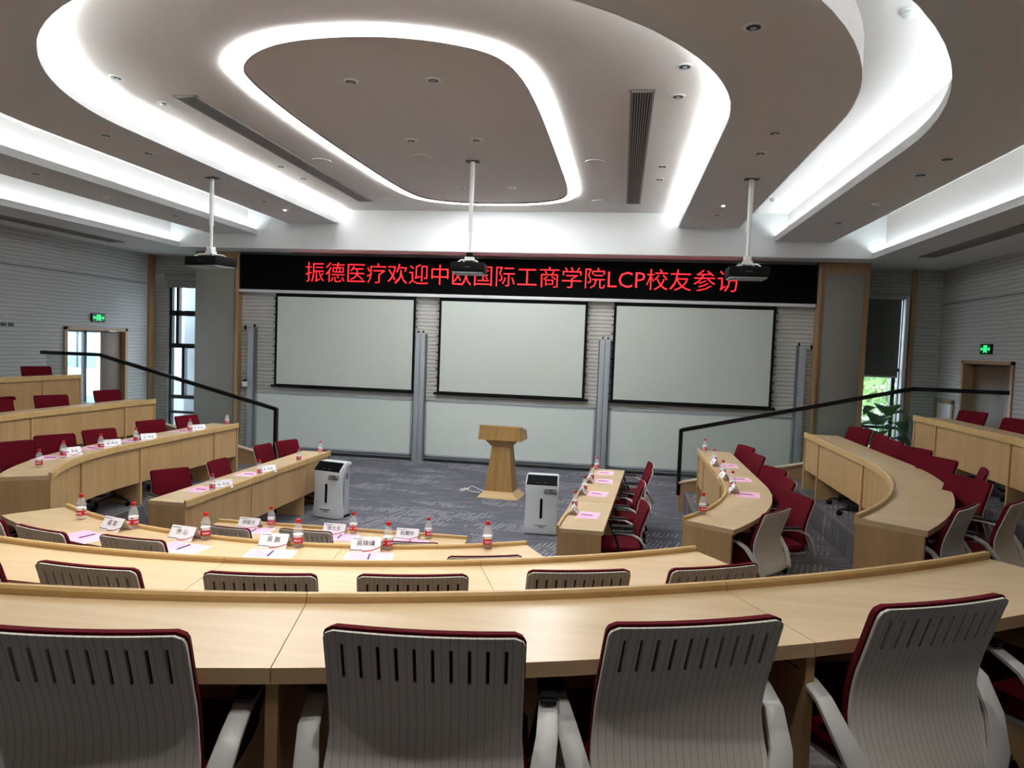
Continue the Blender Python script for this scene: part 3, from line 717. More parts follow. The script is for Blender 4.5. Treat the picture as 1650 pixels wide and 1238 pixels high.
# row 1
R1 = (1.93, 7.8, 1)
def straight_row1(lab, s, xf0, xf1, y0, y1, seams, w):
    # almost straight wing desk, front edge from (xf0,y0) near to (xf1,y1) far
    z0 = 0; cx, cy = (xf0+xf1)/2+s*w/2, (y0+y1)/2
    dk = empty('straight_desk', (cx, cy, 0), 0, lab, 'desk', 'wing desks')
    ys = [y0]+seams+[y1]; X = lambda y: xf0+(xf1-xf0)*(y-y0)/(y1-y0)
    def q(name, offs, ya, yb, za, zb, m):
        bm = bmesh.new(); strip(bm, [(X(ya)+s*offs[0]-cx, ya-cy), (X(yb)+s*offs[0]-cx, yb-cy)], [(X(ya)+s*offs[1]-cx, ya-cy), (X(yb)+s*offs[1]-cx, yb-cy)], za, zb); return fin(name, bm, m, dk)
    for a, b_ in zip(ys, ys[1:]):
        a += .0012; b_ -= .0012
        q('desktop', (.022, w), a, b_, .712, .75, M['top'])
        bm = bmesh.new()
        loft(bm, [[(X(y)+s*o-cx, y-cy, z) for o, z in ((0, .705), (.028, .705), (.028, .768), (.022, .776), (.006, .776), (0, .768))] for y in (a, b_)]); fin('edge_lip', bm, M['edge'], dk)
        q('modesty_panel', (.03, .048), a, b_, .27, .705, M['panel'])
    for i, y in enumerate(ys):
        if i == 0: q('end_panel', (.012, w-.015), y, y+.028, 0, .711, M['panel'])
        elif i == len(ys)-1: q('end_panel', (.012, w-.015), y-.028, y, 0, .711, M['panel'])
        else:
            q('support_panel', (.03, w-.015), y-.014, y+.014, 0, .711, M['panel']); q('joint_strip', (.022, .032), y-.012, y+.012, .27, .705, M['edge'])
    return dk
straight_row1('short straight maple desk with pink papers, right of the open floor', 1, -.52, -.31, 6.55, 10.0, [7.8, 9.2], .43)
straight_row1('long straight maple desk behind the left air purifier', -1, -4.13, -4.13, 6.46, 10.03, [7.8, 9.2], .42)
# row 1 centre: straight, slightly slanted
dk = empty('straight_desk', (-2.33, 5.72, 0), 0, 'lowest maple desk facing the stage, with three name cards', 'desk', 'desks facing the stage')
xe = [-3.45, -2.33, -1.21]
for a, b_ in zip(xe, xe[1:]):
    a += .0012-(-2.33); b_ += -.0012+2.33
    box('desktop', M['top'], dk, a, b_, -.22, .2, .712, .75); box('edge_lip', M['edge'], dk, a, b_, .19, .218, .705, .776, .004); box('modesty_panel', M['panel'], dk, a, b_, .17, .188, .27, .705)
for x in xe: box('end_panel' if x != -2.33 else 'support_panel', M['panel'], dk, x+2.33-.014, x+2.33+.014, -.2, .205, 0, .711)
dk.rotation_euler[2] = rad(1.5)
# rows 2-4
desk('second maple desk facing the stage, curved, with four name cards', P(2, 1), [('a', a) for a in (-122.4, -101.4, -80.5, -59.8)], 2, grp='desks facing the stage')
desk('third maple desk facing the stage, long, curved and bare', P(3, 1), [('a', a) for a in (-124.5, -111.9, -97.8, -83.7, -69.6, -55.4)], 3, grp='desks facing the stage')
desk('nearest and longest curved maple desk, in front of the camera', P(4, 1), [('a', a) for a in (-127, -112.2, -100.3, -88.4, -76.5, -64.6, -53.0)], 4, grp='desks facing the stage')
for s, side in ((1, 'right'), (-1, 'left')):
    e = lambda deg: ('a', deg if s > 0 else -180-deg)
    desk('second %s wing desk, curving in towards the aisle, with bottles on it' % side, P(2, s), [('y', 10.25), ('y', 9.62), ('y', 8.0), e(-16), e(-33.2)], 2, grp='wing desks')
    desk('third %s wing desk, bare top, one step higher' % side, P(3, s), [('y', 10.28), ('y', 9.6), ('y', 7.9), e(-16), e(-36.3)], 3, grp='wing desks')
    p4 = P(4, s) if s > 0 else (6.42, 7.95, -1)
    desk('highest %s wing desk, at the side wall' % side, p4, [('y', 10.32 if s > 0 else 10.7), ('y', 9.64 if s > 0 else 9.9), ('y', 7.9), e(-13), e(-30)], 4, grp='wing desks')

# ------------------------------------------------------------------ chairs
ZT = .88
PROF = [(.880, -.315), (.872, -.311), (.862, -.307), (.848, -.301), (.762, -.272), (.70, -.250), (.66, -.240), (.62, -.234), (.58, -.236), (.54, -.245), (.50, -.260), (.46, -.280), (.43, -.300), (.40, -.310), (.385, -.300)]
def hw(z):
    w = .218
    if z < .62: w = .218+.012*min(1, (.62-z)/.12)
    rt = .022
    if z > ZT-rt: w -= rt-sqrt(max(0, rt*rt-(z-(ZT-rt))**2))
    rb = .075
    if z < .385+rb: w -= (rb-sqrt(max(0, rb*rb-(.385+rb-z)**2)))*.8
    return w
def shell_grid(cols, dy=0, dz=0, rows=PROF, grow=0):
    G = []
    for z, y in rows:
        w = hw(z)+grow; r = []
        for u in cols:
            x = u*w; r.append(Vector((x, y+dy+.014*u*u, z+dz)))
        G.append(r)
    return G
def solid_from_grid(bm, G, th, skip=lambda i, j: False):
    """sheet G given thickness th towards +y, with open cells where skip()"""
    nr, nc = len(G), len(G[0])
    V = [[[bm.verts.new(p) for p in r] for r in G], [[bm.verts.new(p+Vector((0, th, 0))) for p in r] for r in G]]
    keep = {(i, j) for i in range(nr-1) for j in range(nc-1) if not skip(i, j)}
    for i, j in keep:
        for k in (0, 1):
            q = [V[k][i][j], V[k][i][j+1], V[k][i+1][j+1], V[k][i+1][j]]
            bm.faces.new(q if k == 0 else q[::-1])
        for di, dj, e in ((-1, 0, ((i, j), (i, j+1))), (1, 0, ((i+1, j), (i+1, j+1))), (0, -1, ((i, j), (i+1, j))), (0, 1, ((i, j+1), (i+1, j+1)))):
            if (i+di, j+dj) not in keep:
                (a, b_), (c_, d_) = e
                bm.faces.new((V[0][a][b_], V[0][c_][d_], V[1][c_][d_], V[1][a][b_]))
def make_chair():
    ch = empty('office_chair')
    setp(ch, 'x', 'chair')
    sl = []
    for i in range(10):
        c = (-4.5+i)*.0395/.218; sl += [c-.018, c+.018]
    cols = [-1, -.93]+sl+[.93, 1]
    sk = lambda i, j: 3 <= i < 4 and j >= 2 and (j % 2 == 0) and j < 22
    bm = bmesh.new(); solid_from_grid(bm, shell_grid(cols), .009, sk); fin('back_shell', bm, M['shell'], ch, True)
    rows = [(z, y) for z, y in PROF if z > .47]
    rows = [(z, y) for z, y in rows]
    cc = [-1, -.9, -.6, -.3, 0, .3, .6, .9, 1]
    G0 = shell_grid(cc, .011, .006, rows, .002); G1 = shell_grid([u*.985 for u in cc], .034, .004, rows, .0)
    bm = bmesh.new()
    secs = []
    for a, b_ in zip(G0, G1): secs.append(a+b_[::-1])
    loft(bm, secs); fin('backrest', bm, M['red'], ch, True)
    # seat
    def rr(hx, y0, y1, z, r=.07, n=5):
        pts = []
        for cx, cy, a0 in ((hx-r, y1-r, 0), (-hx+r, y1-r, 90), (-hx+r, y0+r, 180), (hx-r, y0+r, 270)):
            for k in range(n+1): a = rad(a0+90*k/n); pts.append((cx+r*cos(a), cy+r*sin(a), z))
        return pts
    bm = bmesh.new(); loft(bm, [rr(.205, -.21, .185, .438), rr(.232, -.235, .21, .452), rr(.235, -.238, .212, .475), rr(.22, -.225, .20, .497), rr(.17, -.18, .15, .503)]); fin('seat', bm, M['red'], ch, True)
    bm = bmesh.new(); loft(bm, [rr(.12, -.16, .10, .385), rr(.20, -.24, .16, .405), rr(.225, -.27, .195, .425), rr(.228, -.27, .20, .438)]); fin('seat_pan', bm, M['arm'], ch, True)
    for s in (-1, 1):
        path = [(.205, -.300, .400), (.235, -.285, .45), (.262, -.245, .53), (.275, -.185, .605), (.278, -.11, .643), (.278, -.03, .652), (.276, .05, .652)]
        wd = [.070, .066, .058, .05, .046, .044, .04]; th = [.022, .024, .022, .02, .018, .016, .014]
        secs = []
        for i, p in enumerate(path):
            a = Vector(path[max(0, i-1)]); b_ = Vector(path[min(len(path)-1, i+1)]); d = (b_-a).normalized()
            u = Vector((1, 0, 0)); u = (u-d*u.dot(d)).normalized(); v = d.cross(u)
            q = [Vector(p)+u*(cx*wd[i]/2)+v*(cz*th[i]/2) for cx, cz in ((-1, -.5), (-.7, -1), (.7, -1), (1, -.5), (1, .5), (.7, 1), (-.7, 1), (-1, .5))]
            secs.append([Vector((s*k.x, k.y, k.z)) for k in q])
        bm = bmesh.new(); loft(bm, secs); arm = fin('armrest', bm, M['arm'], ch, True)
        bm = bmesh.new(); bx(bm, s*.278-.026, s*.278+.026, -.13, .075, .655, .672)
        bmesh.ops.bevel(bm, geom=bm.edges[:], offset=.007, segments=2, affect='EDGES'); fin('arm_pad', bm, M['pad'], arm, True)
        bm = bmesh.new(); tube(bm, [(s*.276, .05, .645), (s*.272, .035, .60), (s*.25, .00, .50), (s*.215, -.02, .435)], .013, 8); fin('arm_brace', bm, M['pad'], arm, True)
    bm = bmesh.new(); bx(bm, -.09, .09, -.10, .08, .355, .39); bmesh.ops.bevel(bm, geom=bm.edges[:], offset=.01, segments=1, affect='EDGES'); fin('tilt_mechanism', bm, M['greybase'], ch)
    bm = bmesh.new(); cyl(bm, .027, .027, .09, .27, 14); cyl(bm, .016, .016, .27, .36, 14); fin('gas_lift', bm, M['greybase'], ch, True)
    bm = bmesh.new()
    cyl(bm, .045, .035, .07, .12, 16)
    for i in range(5):
        a = 2*pi*i/5+.3; R_ = Matrix.Rotation(a, 4, 'Z')
        loft(bm, [[R_ @ Vector(p) for p in ((.02, -.024, .075), (.02, .024, .075), (.02, .02, .115), (.02, -.02, .115))], [R_ @ Vector(p) for p in ((.29, -.014, .06), (.29, .014, .06), (.29, .012, .078), (.29, -.012, .078))]])
    fin('star_base', bm, M['greybase'], ch)
    cme = None
    for i in range(5):
        a = 2*pi*i/5+.3
        if cme is None:
            bm = bmesh.new()
            for dy in (-.014, .014): cyl(bm, .027, .027, dy-.009, dy+.009, 14, mtx=Matrix.Translation((.0, 0, .0275)) @ Matrix.Rotation(pi/2, 4, 'X'))
            bx(bm, -.012, .012, -.005, .005, .02, .062)
            c_ = fin('caster', bm, M['black'], ch); cme = c_
        else:
            c_ = cme.copy(); COL.objects.link(c_)
        c_.location = (.285*cos(a), .285*sin(a), 0); c_.rotation_euler[2] = a+.7
    return ch
PC = make_chair(); used = [False]
def rowdist(k):
    if k == 'R1': return lambda x, y: x+.42
    if k == 'L1': return lambda x, y: -4.13-x
    if k == 'C1': return lambda x, y: 5.93-y
    r, cy = RW[k]
    def f(x, y):
        rr_ = 6.42 if (k == 4 and x < AX-3 and y > 5) else r
        return (abs(x-AX) if y > cy else math.hypot(x-AX, y-cy))-rr_
    return f
def chair(tx, ty, face, z, lab, grp, row=None):
    """(tx,ty): plan position of the middle of the back's top edge; face: heading in degrees"""
    rz = rad(face-90); bx_, by_ = 0, -.30
    x = tx-(bx_*cos(rz)-by_*sin(rz)); y = ty-(bx_*sin(rz)+by_*cos(rz))
    if row:      # keep the seat front and the arms clear of the desk's front panel
        for _ in range(14):
            m = 9
            for lx, ly in ((0, .215), (-.17, .20), (.17, .20), (-.29, .07), (.29, .07)):
                px, py = x+lx*cos(rz)-ly*sin(rz), y+lx*sin(rz)+ly*cos(rz); m = min(m, row(px, py))
            if m >= .055: break
            x -= .012*cos(rad(face)); y -= .012*sin(rad(face))
    if not used[0]:
        used[0] = True; PC.location = (x, y, z); PC.rotation_euler[2] = rz; PC['label'] = lab; PC['group'] = grp; return PC
    return copy_tree(PC, None, (x, y, z), rz, lab, grp)
G4 = 'chairs at the nearest desk'
for (x, y, a), lab in zip([(-1.08, 1.34, 100), (-.39, 1.48, 97), (.19, 1.72, 111), (.85, 2.0, 117), (1.42, 2.44, 128), (-1.75, 1.28, 92)],
    ('leftmost of the big white-backed chairs in front of the camera', 'second big white-backed chair from the left, in front of the camera', 'third big white-backed chair from the left, in front of the camera', 'fourth big white-backed chair, at the right part of the nearest desk', 'white-backed chair cut by the right frame edge at the nearest desk', 'white-backed chair at the nearest desk just beyond the left frame edge')):
    if x > -1.5: chair(x, y, a, .9, lab, G4, rowdist(4))
for (x, y, a), w in zip([(-2.62, 2.50, 82), (-2.03, 2.54, 90), (-1.35, 2.62, 100), (-.79, 2.80, 105), (-.14, 3.0, 107), (.45, 3.17, 117)],
    ('far left, almost hidden', 'second from the left', 'third from the left', 'fourth from the left', 'fifth from the left', 'rightmost, tucked in at an angle')):
    chair(x, y, a, .6, 'white-backed chair at the third stage-facing desk, '+w, 'chairs at the third desk', rowdist(3))
for (x, y, a), w in zip([(-4.02, 4.05, 70), (-3.46, 3.88, 76), (-2.82, 3.85, 86), (-.72, 4.05, 109)],
    ('far left, mostly hidden', 'second from the left, back seen at a slant', 'third from the left', 'rightmost, only its top edge showing')):
    chair(x, y, a, .3, 'white-backed chair at the second stage-facing desk, '+w, 'chairs at the second desk', rowdist(2))
for (x, y, a), w in zip([(-3.05, 5.28, 84), (-2.41, 5.50, 90), (-1.52, 5.26, 96)], ('left one', 'middle one', 'right one')):
    chair(x, y, a, 0, 'white-backed chair at the lowest stage-facing desk, '+w, 'chairs at the lowest desk', rowdist('C1'))
def wing(rows, z, deskname, grp):
    n = len(rows)
    for i, (x, y, a) in enumerate(rows):
        w = ('nearest the front wall' if i == n-1 else ('nearest the camera' if i == 0 else ORD[i]+' from the camera')) if n > 2 else ('nearer one' if i == 0 else 'farther one')
        chair(x, y, a, z, 'crimson chair at %s, %s' % (deskname, w), grp, rowdist(round(z/.3)+1 if z else ('L1' if 'left' in grp else 'R1')))
wing([(-4.95, 7.41, 328), (-4.82, 8.13, 0), (-4.95, 9.5, 356), (-4.85, 10.05, 342)], 0, 'the straight desk on the left', 'chairs on the left side')
wing([(-6.41, 6.83, 338), (-6.43, 7.45, 332), (-6.36, 8.07, 342), (-6.43, 9.16, 340), (-6.4, 9.95, 348)], .3, 'the second left wing desk', 'chairs on the left side')
wing([(-7.80, 8.04, 340), (-7.80, 8.97, 335), (-7.89, 10.18, 342)], .6, 'the third left wing desk', 'chairs on the left side')
wing([(-9.05, 9.24, 340), (-9.38, 10.48, 330)], .9, 'the highest left wing desk', 'chairs on the left side')
wing([(.33, 7.24, 186), (.33, 8.39, 182), (.45, 9.19, 178), (.48, 9.88, 184)], 0, 'the short straight desk on the right', 'chairs on the right side')
wing([(1.28, 5.88, 142), (1.62, 6.63, 200), (1.71, 7.43, 184), (1.72, 8.14, 203), (1.72, 9.12, 192), (1.72, 9.93, 199)], .3, 'the second right wing desk', 'chairs on the right side')
wing([(2.24, 4.96, 141), (2.70, 5.28, 140), (2.80, 6.2, 198), (3.15, 6.71, 160), (2.99, 7.38, 203), (3.13, 8.14, 202), (3.13, 8.72, 184), (3.19, 9.3, 180), (3.19, 10.13, 202)], .6, 'the third right wing desk', 'chairs on the right side')
wing([(4.48, 8.89, 196), (4.40, 9.91, 200)], .9, 'the highest right wing desk', 'chairs on the right side')

# ------------------------------------------------------------------ things on the desks
BOTTLE = {
 'C2':(1,[(-3.76,4.613),(-3.262,4.49),(-2.654,4.371),(-2.01,4.373),(-1.44,4.476),(-.823,4.683)]),
 'C1':(0,[(-2.936,5.845),(-2.194,5.855),(-1.541,5.875)]),
 'L2':(1,[(-5.535,6.23),(-5.754,6.797),(-5.80,7.412),(-5.82,8.044),(-5.83,9.185),(-5.84,10.15)]),
 'L1':(0,[(-4.22,7.065),(-4.20,8.041),(-4.20,9.11),(-4.222,9.859)]),
 'R1':(0,[(-.405,7.429),(-.35,8.343),(-.30,9.081),(-.26,9.90)]),
 'R2':(1,[(.733,6.183),(1.156,7.44),(1.162,8.166),(1.186,9.105),(1.186,10.105)])}
CARD = {
 'C2':(1,[(-3.357,4.436),(-2.796,4.361),(-2.159,4.36),(-1.573,4.439)]),
 'C1':(0,[(-3.106,5.80),(-2.344,5.82),(-1.707,5.84)]),
 'L2':(1,[(-5.82,6.985),(-5.85,7.659),(-5.83,8.289),(-5.83,9.376)]),
 'L1':(0,[(-4.21,7.253),(-4.21,8.261)]),
 'R1':(0,[(-.405,7.203),(-.37,8.185),(-.32,8.95)]),
 'R2':(1,[(1.15,7.27),(1.15,7.99),(1.17,8.945)])}
PAPER = {
 'C2':(1,[(-3.407,4.214),(-2.68,4.152),(-2.1,4.17),(-1.496,4.27)]),
 'C1':(0,[(-3.02,5.70),(-2.259,5.70),(-1.66,5.70)]),
 'L2':(1,[(-5.88,6.738),(-5.96,7.458),(-5.97,8.153),(-5.97,9.22)]),
 'L1':(0,[(-4.37,7.078),(-4.35,8.036)]),
 'R1':(0,[(-.25,7.142),(-.19,8.238),(-.14,9.067),(-.14,9.682)]),
 'R2':(1,[(1.27,7.179),(1.33,8.027),(1.34,8.968)])}
WHERE = {'C2': 'the second stage-facing desk', 'C1': 'the lowest stage-facing desk', 'L2': 'the second left wing desk', 'L1': 'the straight desk on the left', 'R1': 'the short straight desk on the right', 'R2': 'the second right wing desk'}
def order(k, i, n):
    if k[0] == 'C': return 'rightmost' if i == n-1 else ('leftmost' if i == 0 else ORD[i]+' from the left')
    return 'nearest the front wall' if i == n-1 else ('nearest the camera' if i == 0 else ORD[i]+' from the camera')
HEAD = {'C2': lambda x, y: math.degrees(math.atan2(y-RW[2][1], x-AX))+90, 'C1': lambda x, y: 0, 'L2': lambda x, y: (-90 if y > 7.8 else math.degrees(math.atan2(y-7.8, x-AX))+90), 'L1': lambda x, y: -90, 'R1': lambda x, y: 90, 'R2': lambda x, y: 90 if y > 7.8 else math.degrees(math.atan2(y-7.8, x-AX))+90}
def make_bottle():
    b_ = empty('water_bottle'); setp(b_, 'x', 'bottle')
    bm = bmesh.new(); lathe(bm, [(.022, .0), (.030, .004), (.0315, .015), (.029, .022), (.0315, .03), (.0315, .105), (.028, .125), (.018, .148), (.0125, .158), (.0125, .166)], 20); fin('body', bm, M['bottle'], b_, True)
    bm = bmesh.new(); lathe(bm, [(.020, .002), (.029, .006), (.030, .10), (.026, .125), (.02, .138)], 16); fin('water', bm, M['water'], b_, True)
    bm = bmesh.new(); lathe(bm, [(.0145, .160), (.0155, .164), (.0155, .180), (.013, .183)], 18); fin('cap', bm, M['capred'], b_, True)
    bm = bmesh.new(); lathe(bm, [(.0318, .032), (.0322, .034), (.0322, .066), (.0318, .068)], 20); lb = fin('label', bm, M['labelred'], b_, True)
    bm = bmesh.new(); lathe(bm, [(.0318, .068), (.0321, .069), (.0321, .086), (.0318, .087)], 20); fin('label_white_band', bm, M['paper'], b_, True)
    bm = bmesh.new()
    for a in (0, 120, 240):
        for dx in (-.018, -.006, .006, .018): # pale lettering blocks round the label
            t = rad(a)+dx/.0325
            bx(bm, -.0045, .0045, -.0005, .0005, -.007, .007, Matrix.Translation((.0326*cos(t-pi/2), .0326*sin(t-pi/2), .05)) @ Matrix.Rotation(t, 4, 'Z'))
    fin('label_lettering', bm, M['pink'], lb)
    bm = bmesh.new()
    for a in (60, 180, 300): t = rad(a); bx(bm, -.005, .005, -.0005, .0005, -.005, .005, Matrix.Translation((.0325*cos(t-pi/2), .0325*sin(t-pi/2), .078)) @ Matrix.Rotation(t, 4, 'Z') @ Matrix.Rotation(pi/4, 4, 'Y'))
    fin('emblem', bm, M['ink'], lb)
    return b_
PB = None
for k, (lv, pts) in BOTTLE.items():
    for i, (x, y) in enumerate(pts):
        lab = 'small red-capped water bottle on %s, %s' % (WHERE[k], order(k, i, len(pts)))
        if PB is None: PB = make_bottle(); o = PB; o.location = (x, y, .75+.3*lv); o['label'] = lab; o['group'] = 'water bottles on the desks'
        else: o = copy_tree(PB, None, (x, y, .75+.3*lv), random.uniform(0, 6), lab, 'water bottles on the desks')
NAMES = {'C2': ['阎 军', '乔 沁', '吴 鹏', '吴晓峰'], 'C1': ['胡俊元', '徐士生', '赵晨珍']}
def scribble():
    bm = bmesh.new(); rr = random.Random(7)
    for c in range(3):
        for j in range(6):
            x = -.045+c*.045+rr.uniform(-.013, .013); z = rr.uniform(-.012, .012)
            if j % 2: bx(bm, x-.010, x+.010, -.0004, .0004, z-.0012, z+.0012)
            else: bx(bm, x-.0012, x+.0012, -.0004, .0004, z-.011, z+.011)
    me = bpy.data.meshes.new('name_lettering'); bm.to_mesh(me); bm.free(); me.materials.append(M['navy']); return me
SCR = scribble()
CW, CHH, TILT = .19, .10, rad(32)
def make_card(txt, x, y, z, rz, lab):
    c_ = empty('name_card', (x, y, z), rz, lab, 'sign', 'folded name cards on the desks')
    for s in (1, -1):
        # s=+1: the face turned to the seat (local -y)
        Mx = Matrix.Rotation(0 if s > 0 else pi, 4, 'Z') @ Matrix.Translation((0, -CHH*sin(TILT), 0)) @ Matrix.Rotation(-TILT, 4, 'X')
        f = box('card_face', M['cardwhite'], c_, -CW/2, CW/2, 0, .0012, .001, CHH)
        f.matrix_local = Mx
        bm = bmesh.new(); bx(bm, -CW/2, -CW*.1, -.001, 0, .010, .014); fin('navy_stripe', bm, M['navy'], f)
        bm = bmesh.new()
        pts = [(-.1*CW+t*.6*CW, .004+.030*t**2.2) for t in [i/8 for i in range(9)]]
        loft(bm, [[(a, -.001, b_-.002), (a, 0, b_-.002), (a, 0, b_+.004), (a, -.001, b_+.004)] for a, b_ in pts]); fin('red_swoosh', bm, M['crimson'], f)
        if txt:
            me = text_mesh(txt, .040, .0003); t = link('name_lettering', me, M['ink'], f); t.rotation_euler = (pi/2, 0, 0); t.location = (0, -.0012, .055)
        else:
            t = link('name_lettering', SCR, None, f); t.location = (0, -.0012, .055)
        bm = bmesh.new(); bx(bm, -CW/2+.012, -CW/2+.018, -.001, 0, .083, .09); bx(bm, -CW/2+.022, -CW/2+.075, -.001, 0, .085, .088); fin('logo_line', bm, M['navy'], f)
    return c_
PCARD = None
for k, (lv, pts) in CARD.items():
    for i, (x, y) in enumerate(pts):
        lab = 'white folded name card on %s, %s' % (WHERE[k], order(k, i, len(pts)))
        rz = rad(HEAD[k](x, y)); z = .75+.3*lv
        if k in NAMES:
            rz += rad(random.uniform(-3, 3)); make_card(NAMES[k][i], x, y, z, rz, lab)
        else:
            # wing cards stand turned a little towards the middle of the room
            rz += rad({'L2': -35, 'L1': -40, 'R1': 0, 'R2': 4}[k])
            if PCARD is None: PCARD = make_card(None, x, y, z, rz, lab)
            else: copy_tree(PCARD, None, (x, y, z), rz, lab, None)
def make_paper():
    p = empty('pink_handout'); setp(p, 'x', 'paper')
    box('white_sheet', M['paper'], p, -.148, .148, -.105, .105, .0005, .0025)
    box('pink_sheet', M['pink'], p, -.146, .130, -.100, .104, .0026, .0038)
    box('pen', M['navy'], p, -.005, .005, -.04, .07, .0038, .0085, .001)
    bm = bmesh.new()
    for j in range(7): bx(bm, -.12, .02+.01*(j % 3), .07-.02*j, .073-.02*j, .0038, .0041)
    fin('print_lines', bm, mat('pale_print', srgb(214, 140, 178), .7), p)
    return p
PP = None
for k, (lv, pts) in PAPER.items():
    for i, (x, y) in enumerate(pts):
        lab = 'pink handout sheet lying on %s, %s' % (WHERE[k], order(k, i, len(pts)))
        rz = rad(HEAD[k](x, y)+random.uniform(-7, 7))
        if PP is None: PP = make_paper(); o = PP; o.location = (x, y, .75+.3*lv); o.rotation_euler[2] = rz; o['label'] = lab; o['group'] = 'pink handouts on the desks'
        else: copy_tree(PP, None, (x, y, .75+.3*lv), rz, lab, 'pink handouts on the desks')
sc_ = empty('crumpled_tissue', (2.72, 9.9, 1.35), 0, 'tiny crumpled white tissue near the far end of the bare third right desk', 'tissue')
bm = bmesh.new(); bmesh.ops.create_icosphere(bm, subdivisions=2, radius=.018)
for v in bm.verts: v.co = v.co*random.uniform(.7, 1.2); v.co.z = max(0, v.co.z*.6+.008)
fin('wad', bm, M['paper'], sc_)

# ------------------------------------------------------------------ lectern, purifiers, cable
lc = empty('lectern', (-1.80, 11.35, 0), rad(-5), 'wooden lectern standing alone in front of the middle whiteboard', 'lectern')
def frus(bm, a, b_):
    loft(bm, [[(-a[0], -a[1], a[2]), (a[0], -a[1], a[2]), (a[0], a[1], a[2]), (-a[0], a[1], a[2])], [(-b_[0], -b_[1], b_[2]), (b_[0], -b_[1], b_[2]), (b_[0], b_[1], b_[2]), (-b_[0], b_[1], b_[2])]])
bm = bmesh.new(); frus(bm, (.33, .27, .0), (.23, .20, .10)); fin('plinth', bm, M['edge'], lc)
bm = bmesh.new(); frus(bm, (.225, .19, .10), (.145, .13, .80)); fin('column', bm, M['lectern'], lc)
bm = bmesh.new(); frus(bm, (.145, .13, .80), (.255, .19, .915)); fin('flared_neck', bm, M['lectern'], lc)
bm = bmesh.new()
loft(bm, [[(-.345, -.24, .915), (.345, -.24, .915), (.345, .24, .915), (-.345, .24, .915)], [(-.33, -.225, 1.13), (.33, -.225, 1.13), (.33, .225, 1.03), (-.33, .225, 1.03)]]); fin('desk_box', bm, M['lectern'], lc)
bm = bmesh.new()
loft(bm, [[(-.335, -.23, 1.13), (.335, -.23, 1.13), (.335, .23, 1.03), (-.335, .23, 1.03)], [(-.335, -.23, 1.15), (.335, -.23, 1.15), (.335, .23, 1.05), (-.335, .23, 1.05)]]); fin('reading_top', bm, M['edge'], lc)
cb = empty('power_cable', (-2.3, 11.6, 0), 0, 'white power cable and plugs lying on the carpet left of the lectern', 'cable')
bm = bmesh.new(); tube(bm, [(.32, -.2, .01), (.1, .05, .012), (-.05, .1, .06), (-.12, 0, .012), (-.02, -.12, .01), (.14, -.16, .01)], .007, 6); fin('cord', bm, M['white'], cb, True)
box('plug', M['white'], cb, -.16, -.08, -.04, .0, .002, .04, .008); box('plug', M['white'], cb, -.20, -.12, -.12, -.07, .002, .035, .008)
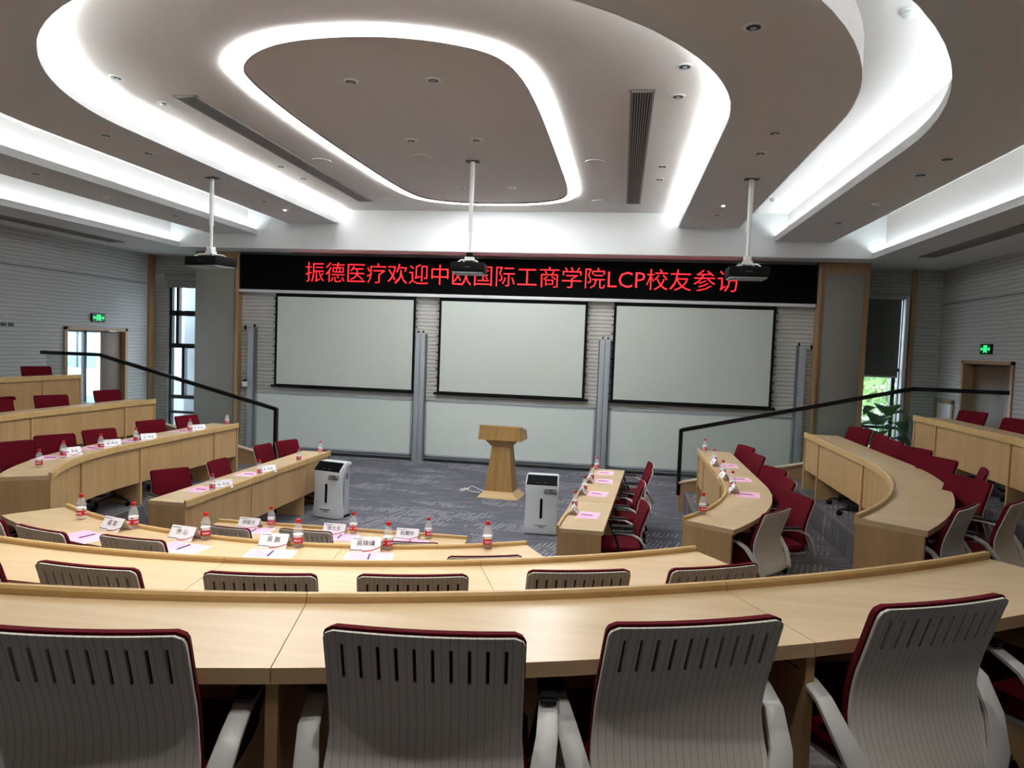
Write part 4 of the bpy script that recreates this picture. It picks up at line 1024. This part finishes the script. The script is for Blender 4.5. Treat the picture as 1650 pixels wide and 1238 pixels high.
def purifier(x, y, rz, lab):
    p = empty('air_purifier', (x, y, 0), rz, lab, 'air purifier', 'floor air purifiers')
    bm = bmesh.new(); bx(bm, -.185, .185, -.02, .13, .02, .72); bmesh.ops.bevel(bm, geom=bm.edges[:], offset=.02, segments=3, affect='EDGES'); fin('rear_body', bm, M['purifier_side'], p, True)
    bm = bmesh.new()
    secs = []
    for z, w, y0, yb in ((.01, .210, -.16, -.04), (.03, .216, -.165, -.04), (.10, .215, -.16, -.04), (.25, .207, -.150, -.06), (.40, .203, -.145, -.07), (.52, .206, -.147, -.06), (.62, .212, -.152, -.04), (.655, .212, -.14, -.01), (.735, .207, -.045, .02), (.745, .200, -.03, .03)):
        secs.append([(-w, y0+.02, z), (-w+.03, y0, z), (w-.03, y0, z), (w, y0+.02, z), (w, yb, z), (-w, yb, z)])
    loft(bm, secs); fin('front_cover', bm, M['purifier'], p, True)
    bm = bmesh.new(); bx(bm, -.205, .205, -.03, .135, .70, .748); bmesh.ops.bevel(bm, geom=bm.edges[:], offset=.012, segments=2, affect='EDGES'); fin('top_cover', bm, M['purifier'], p, True)
    bm = bmesh.new()
    v = [(-.196, -.148, .640), (.196, -.148, .640), (.190, -.036, .742), (-.190, -.036, .742)]
    n = Vector((0, -.67, .74))*.012
    loft(bm, [[Vector(q)-n*.8 for q in v], [Vector(q)+n*.8 for q in v]]); cpn = fin('control_panel', bm, M['darkgloss'], p)
    box('indicator', M['alu'], cpn, -.06, -.045, -.148, -.138, .668, .672); box('indicator', M['alu'], cpn, .03, .05, -.148, -.138, .668, .672)
    bm = bmesh.new(); bx(bm, -.016, .016, -.156, -.10, .20, .475); bmesh.ops.bevel(bm, geom=[e_ for e_ in bm.edges if abs((e_.verts[0].co-e_.verts[1].co).y) > .01], offset=.014, segments=3, affect='EDGES'); fin('air_slot', bm, M['darkgloss'], p)
    bm = bmesh.new()   # emblem: a stretched diamond with side bars over a second line
    for (x0, x1, z) in ((.035, .10, .585), (.135, .19, .585), (.03, .095, .560), (.10, .19, .556), (.03, .09, .537), (.10, .185, .537)): bx(bm, x0, x1, -.156, -.14, z-.0045, z+.0045)
    for sx in (-1, 1):
        for sz in (-1, 1): bx(bm, 0, .034, -.158, -.142, -.004, .004, Matrix.Translation((.117+sx*.027, 0, .580)) @ Matrix.Rotation((0 if sx < 0 else pi)+sz*.32, 4, 'Y'))
    fin('emblem', bm, M['ink'], p)
    bm = bmesh.new()
    for i in range(12): bx(bm, -.085+i*.0135, -.077+i*.0135, -.168, -.15, .118, .129-(i % 3)*.002)
    for i in range(5): bx(bm, -.02+i*.0115, -.014+i*.0115, -.170, -.15, .094, .101)
    fin('maker_lettering', bm, M['ink'], p)
    box('side_grip', M['ink'], p, .184, .188, .04, .07, .52, .60, .002)
    for sx in (-1, 1):
        bm = bmesh.new(); bx(bm, sx*.16-.02, sx*.16+.02, -.10, .15, 0, .022); fin('foot', bm, M['black'], p)
    return p
purifier(-3.78, 9.28, rad(-14), 'white air purifier at the end of the left straight desk, dark slot in front')
purifier(-.93, 9.28, rad(2), 'white air purifier right of the lectern, near the right straight desk')
# ------------------------------------------------------------------ plants
def plant(x, y, z, h, n, lab, seed, w=.16, sx=1):
    rr = random.Random(seed); t = empty('potted_plant', (x, y, z), 0, lab, 'plant')
    bm = bmesh.new(); lathe(bm, [(.11, 0), (.13, .02), (.16, .28), (.165, .30), (.15, .30), (.145, .27)], 20); fin('pot', bm, M['pot'], t, True)
    bm = bmesh.new(); cyl(bm, .145, .145, .262, .27, 20); fin('soil', bm, M['soil'], t)
    for i in range(n):
        a = 2.4*i+rr.uniform(-.3, .3); hh = h*(.35+.65*(i+1)/n); r = .10+.22*rr.random()*(1.2-.5*i/n)
        dx, dy = cos(a), sin(a); ln = h*.30*rr.uniform(.8, 1.1)
        bm = bmesh.new(); base = Vector((0, 0, .27)); hub = Vector((dx*r*.5, dy*r*.5, hh))
        tube(bm, [base, (base+hub)/2+Vector((dx*.01, dy*.01, .03)), hub], .008, 6); st_ = fin('stem', bm, M['leaf'], t, True)
        bm = bmesh.new(); side = Vector((-dy, dx, 0)); secs = []
        for j in range(8):
            u = j/7; wd = w*h*.75*sin(pi*min(1, u*.92+.06))**.75+.003
            c_ = hub+Vector((dx, dy, 0))*ln*u*.8+Vector((0, 0, ln*(.45*u-.75*u*u)))
            up = Vector((0, 0, 1))
            secs.append([c_-side*wd+up*wd*.25, c_, c_+side*wd+up*wd*.25, c_+Vector((0, 0, -.003))])
        loft(bm, secs); fin('leaf', bm, M['leaf'], t, True)
plant(4.98, 14.58, 0, 1.5, 16, 'broad-leaved green plant in front of the right window', 3, .20)
plant(-12.35, 14.55, 0, .95, 8, 'plant with long thin leaves in the corridor beyond the left doorway', 5, .05)
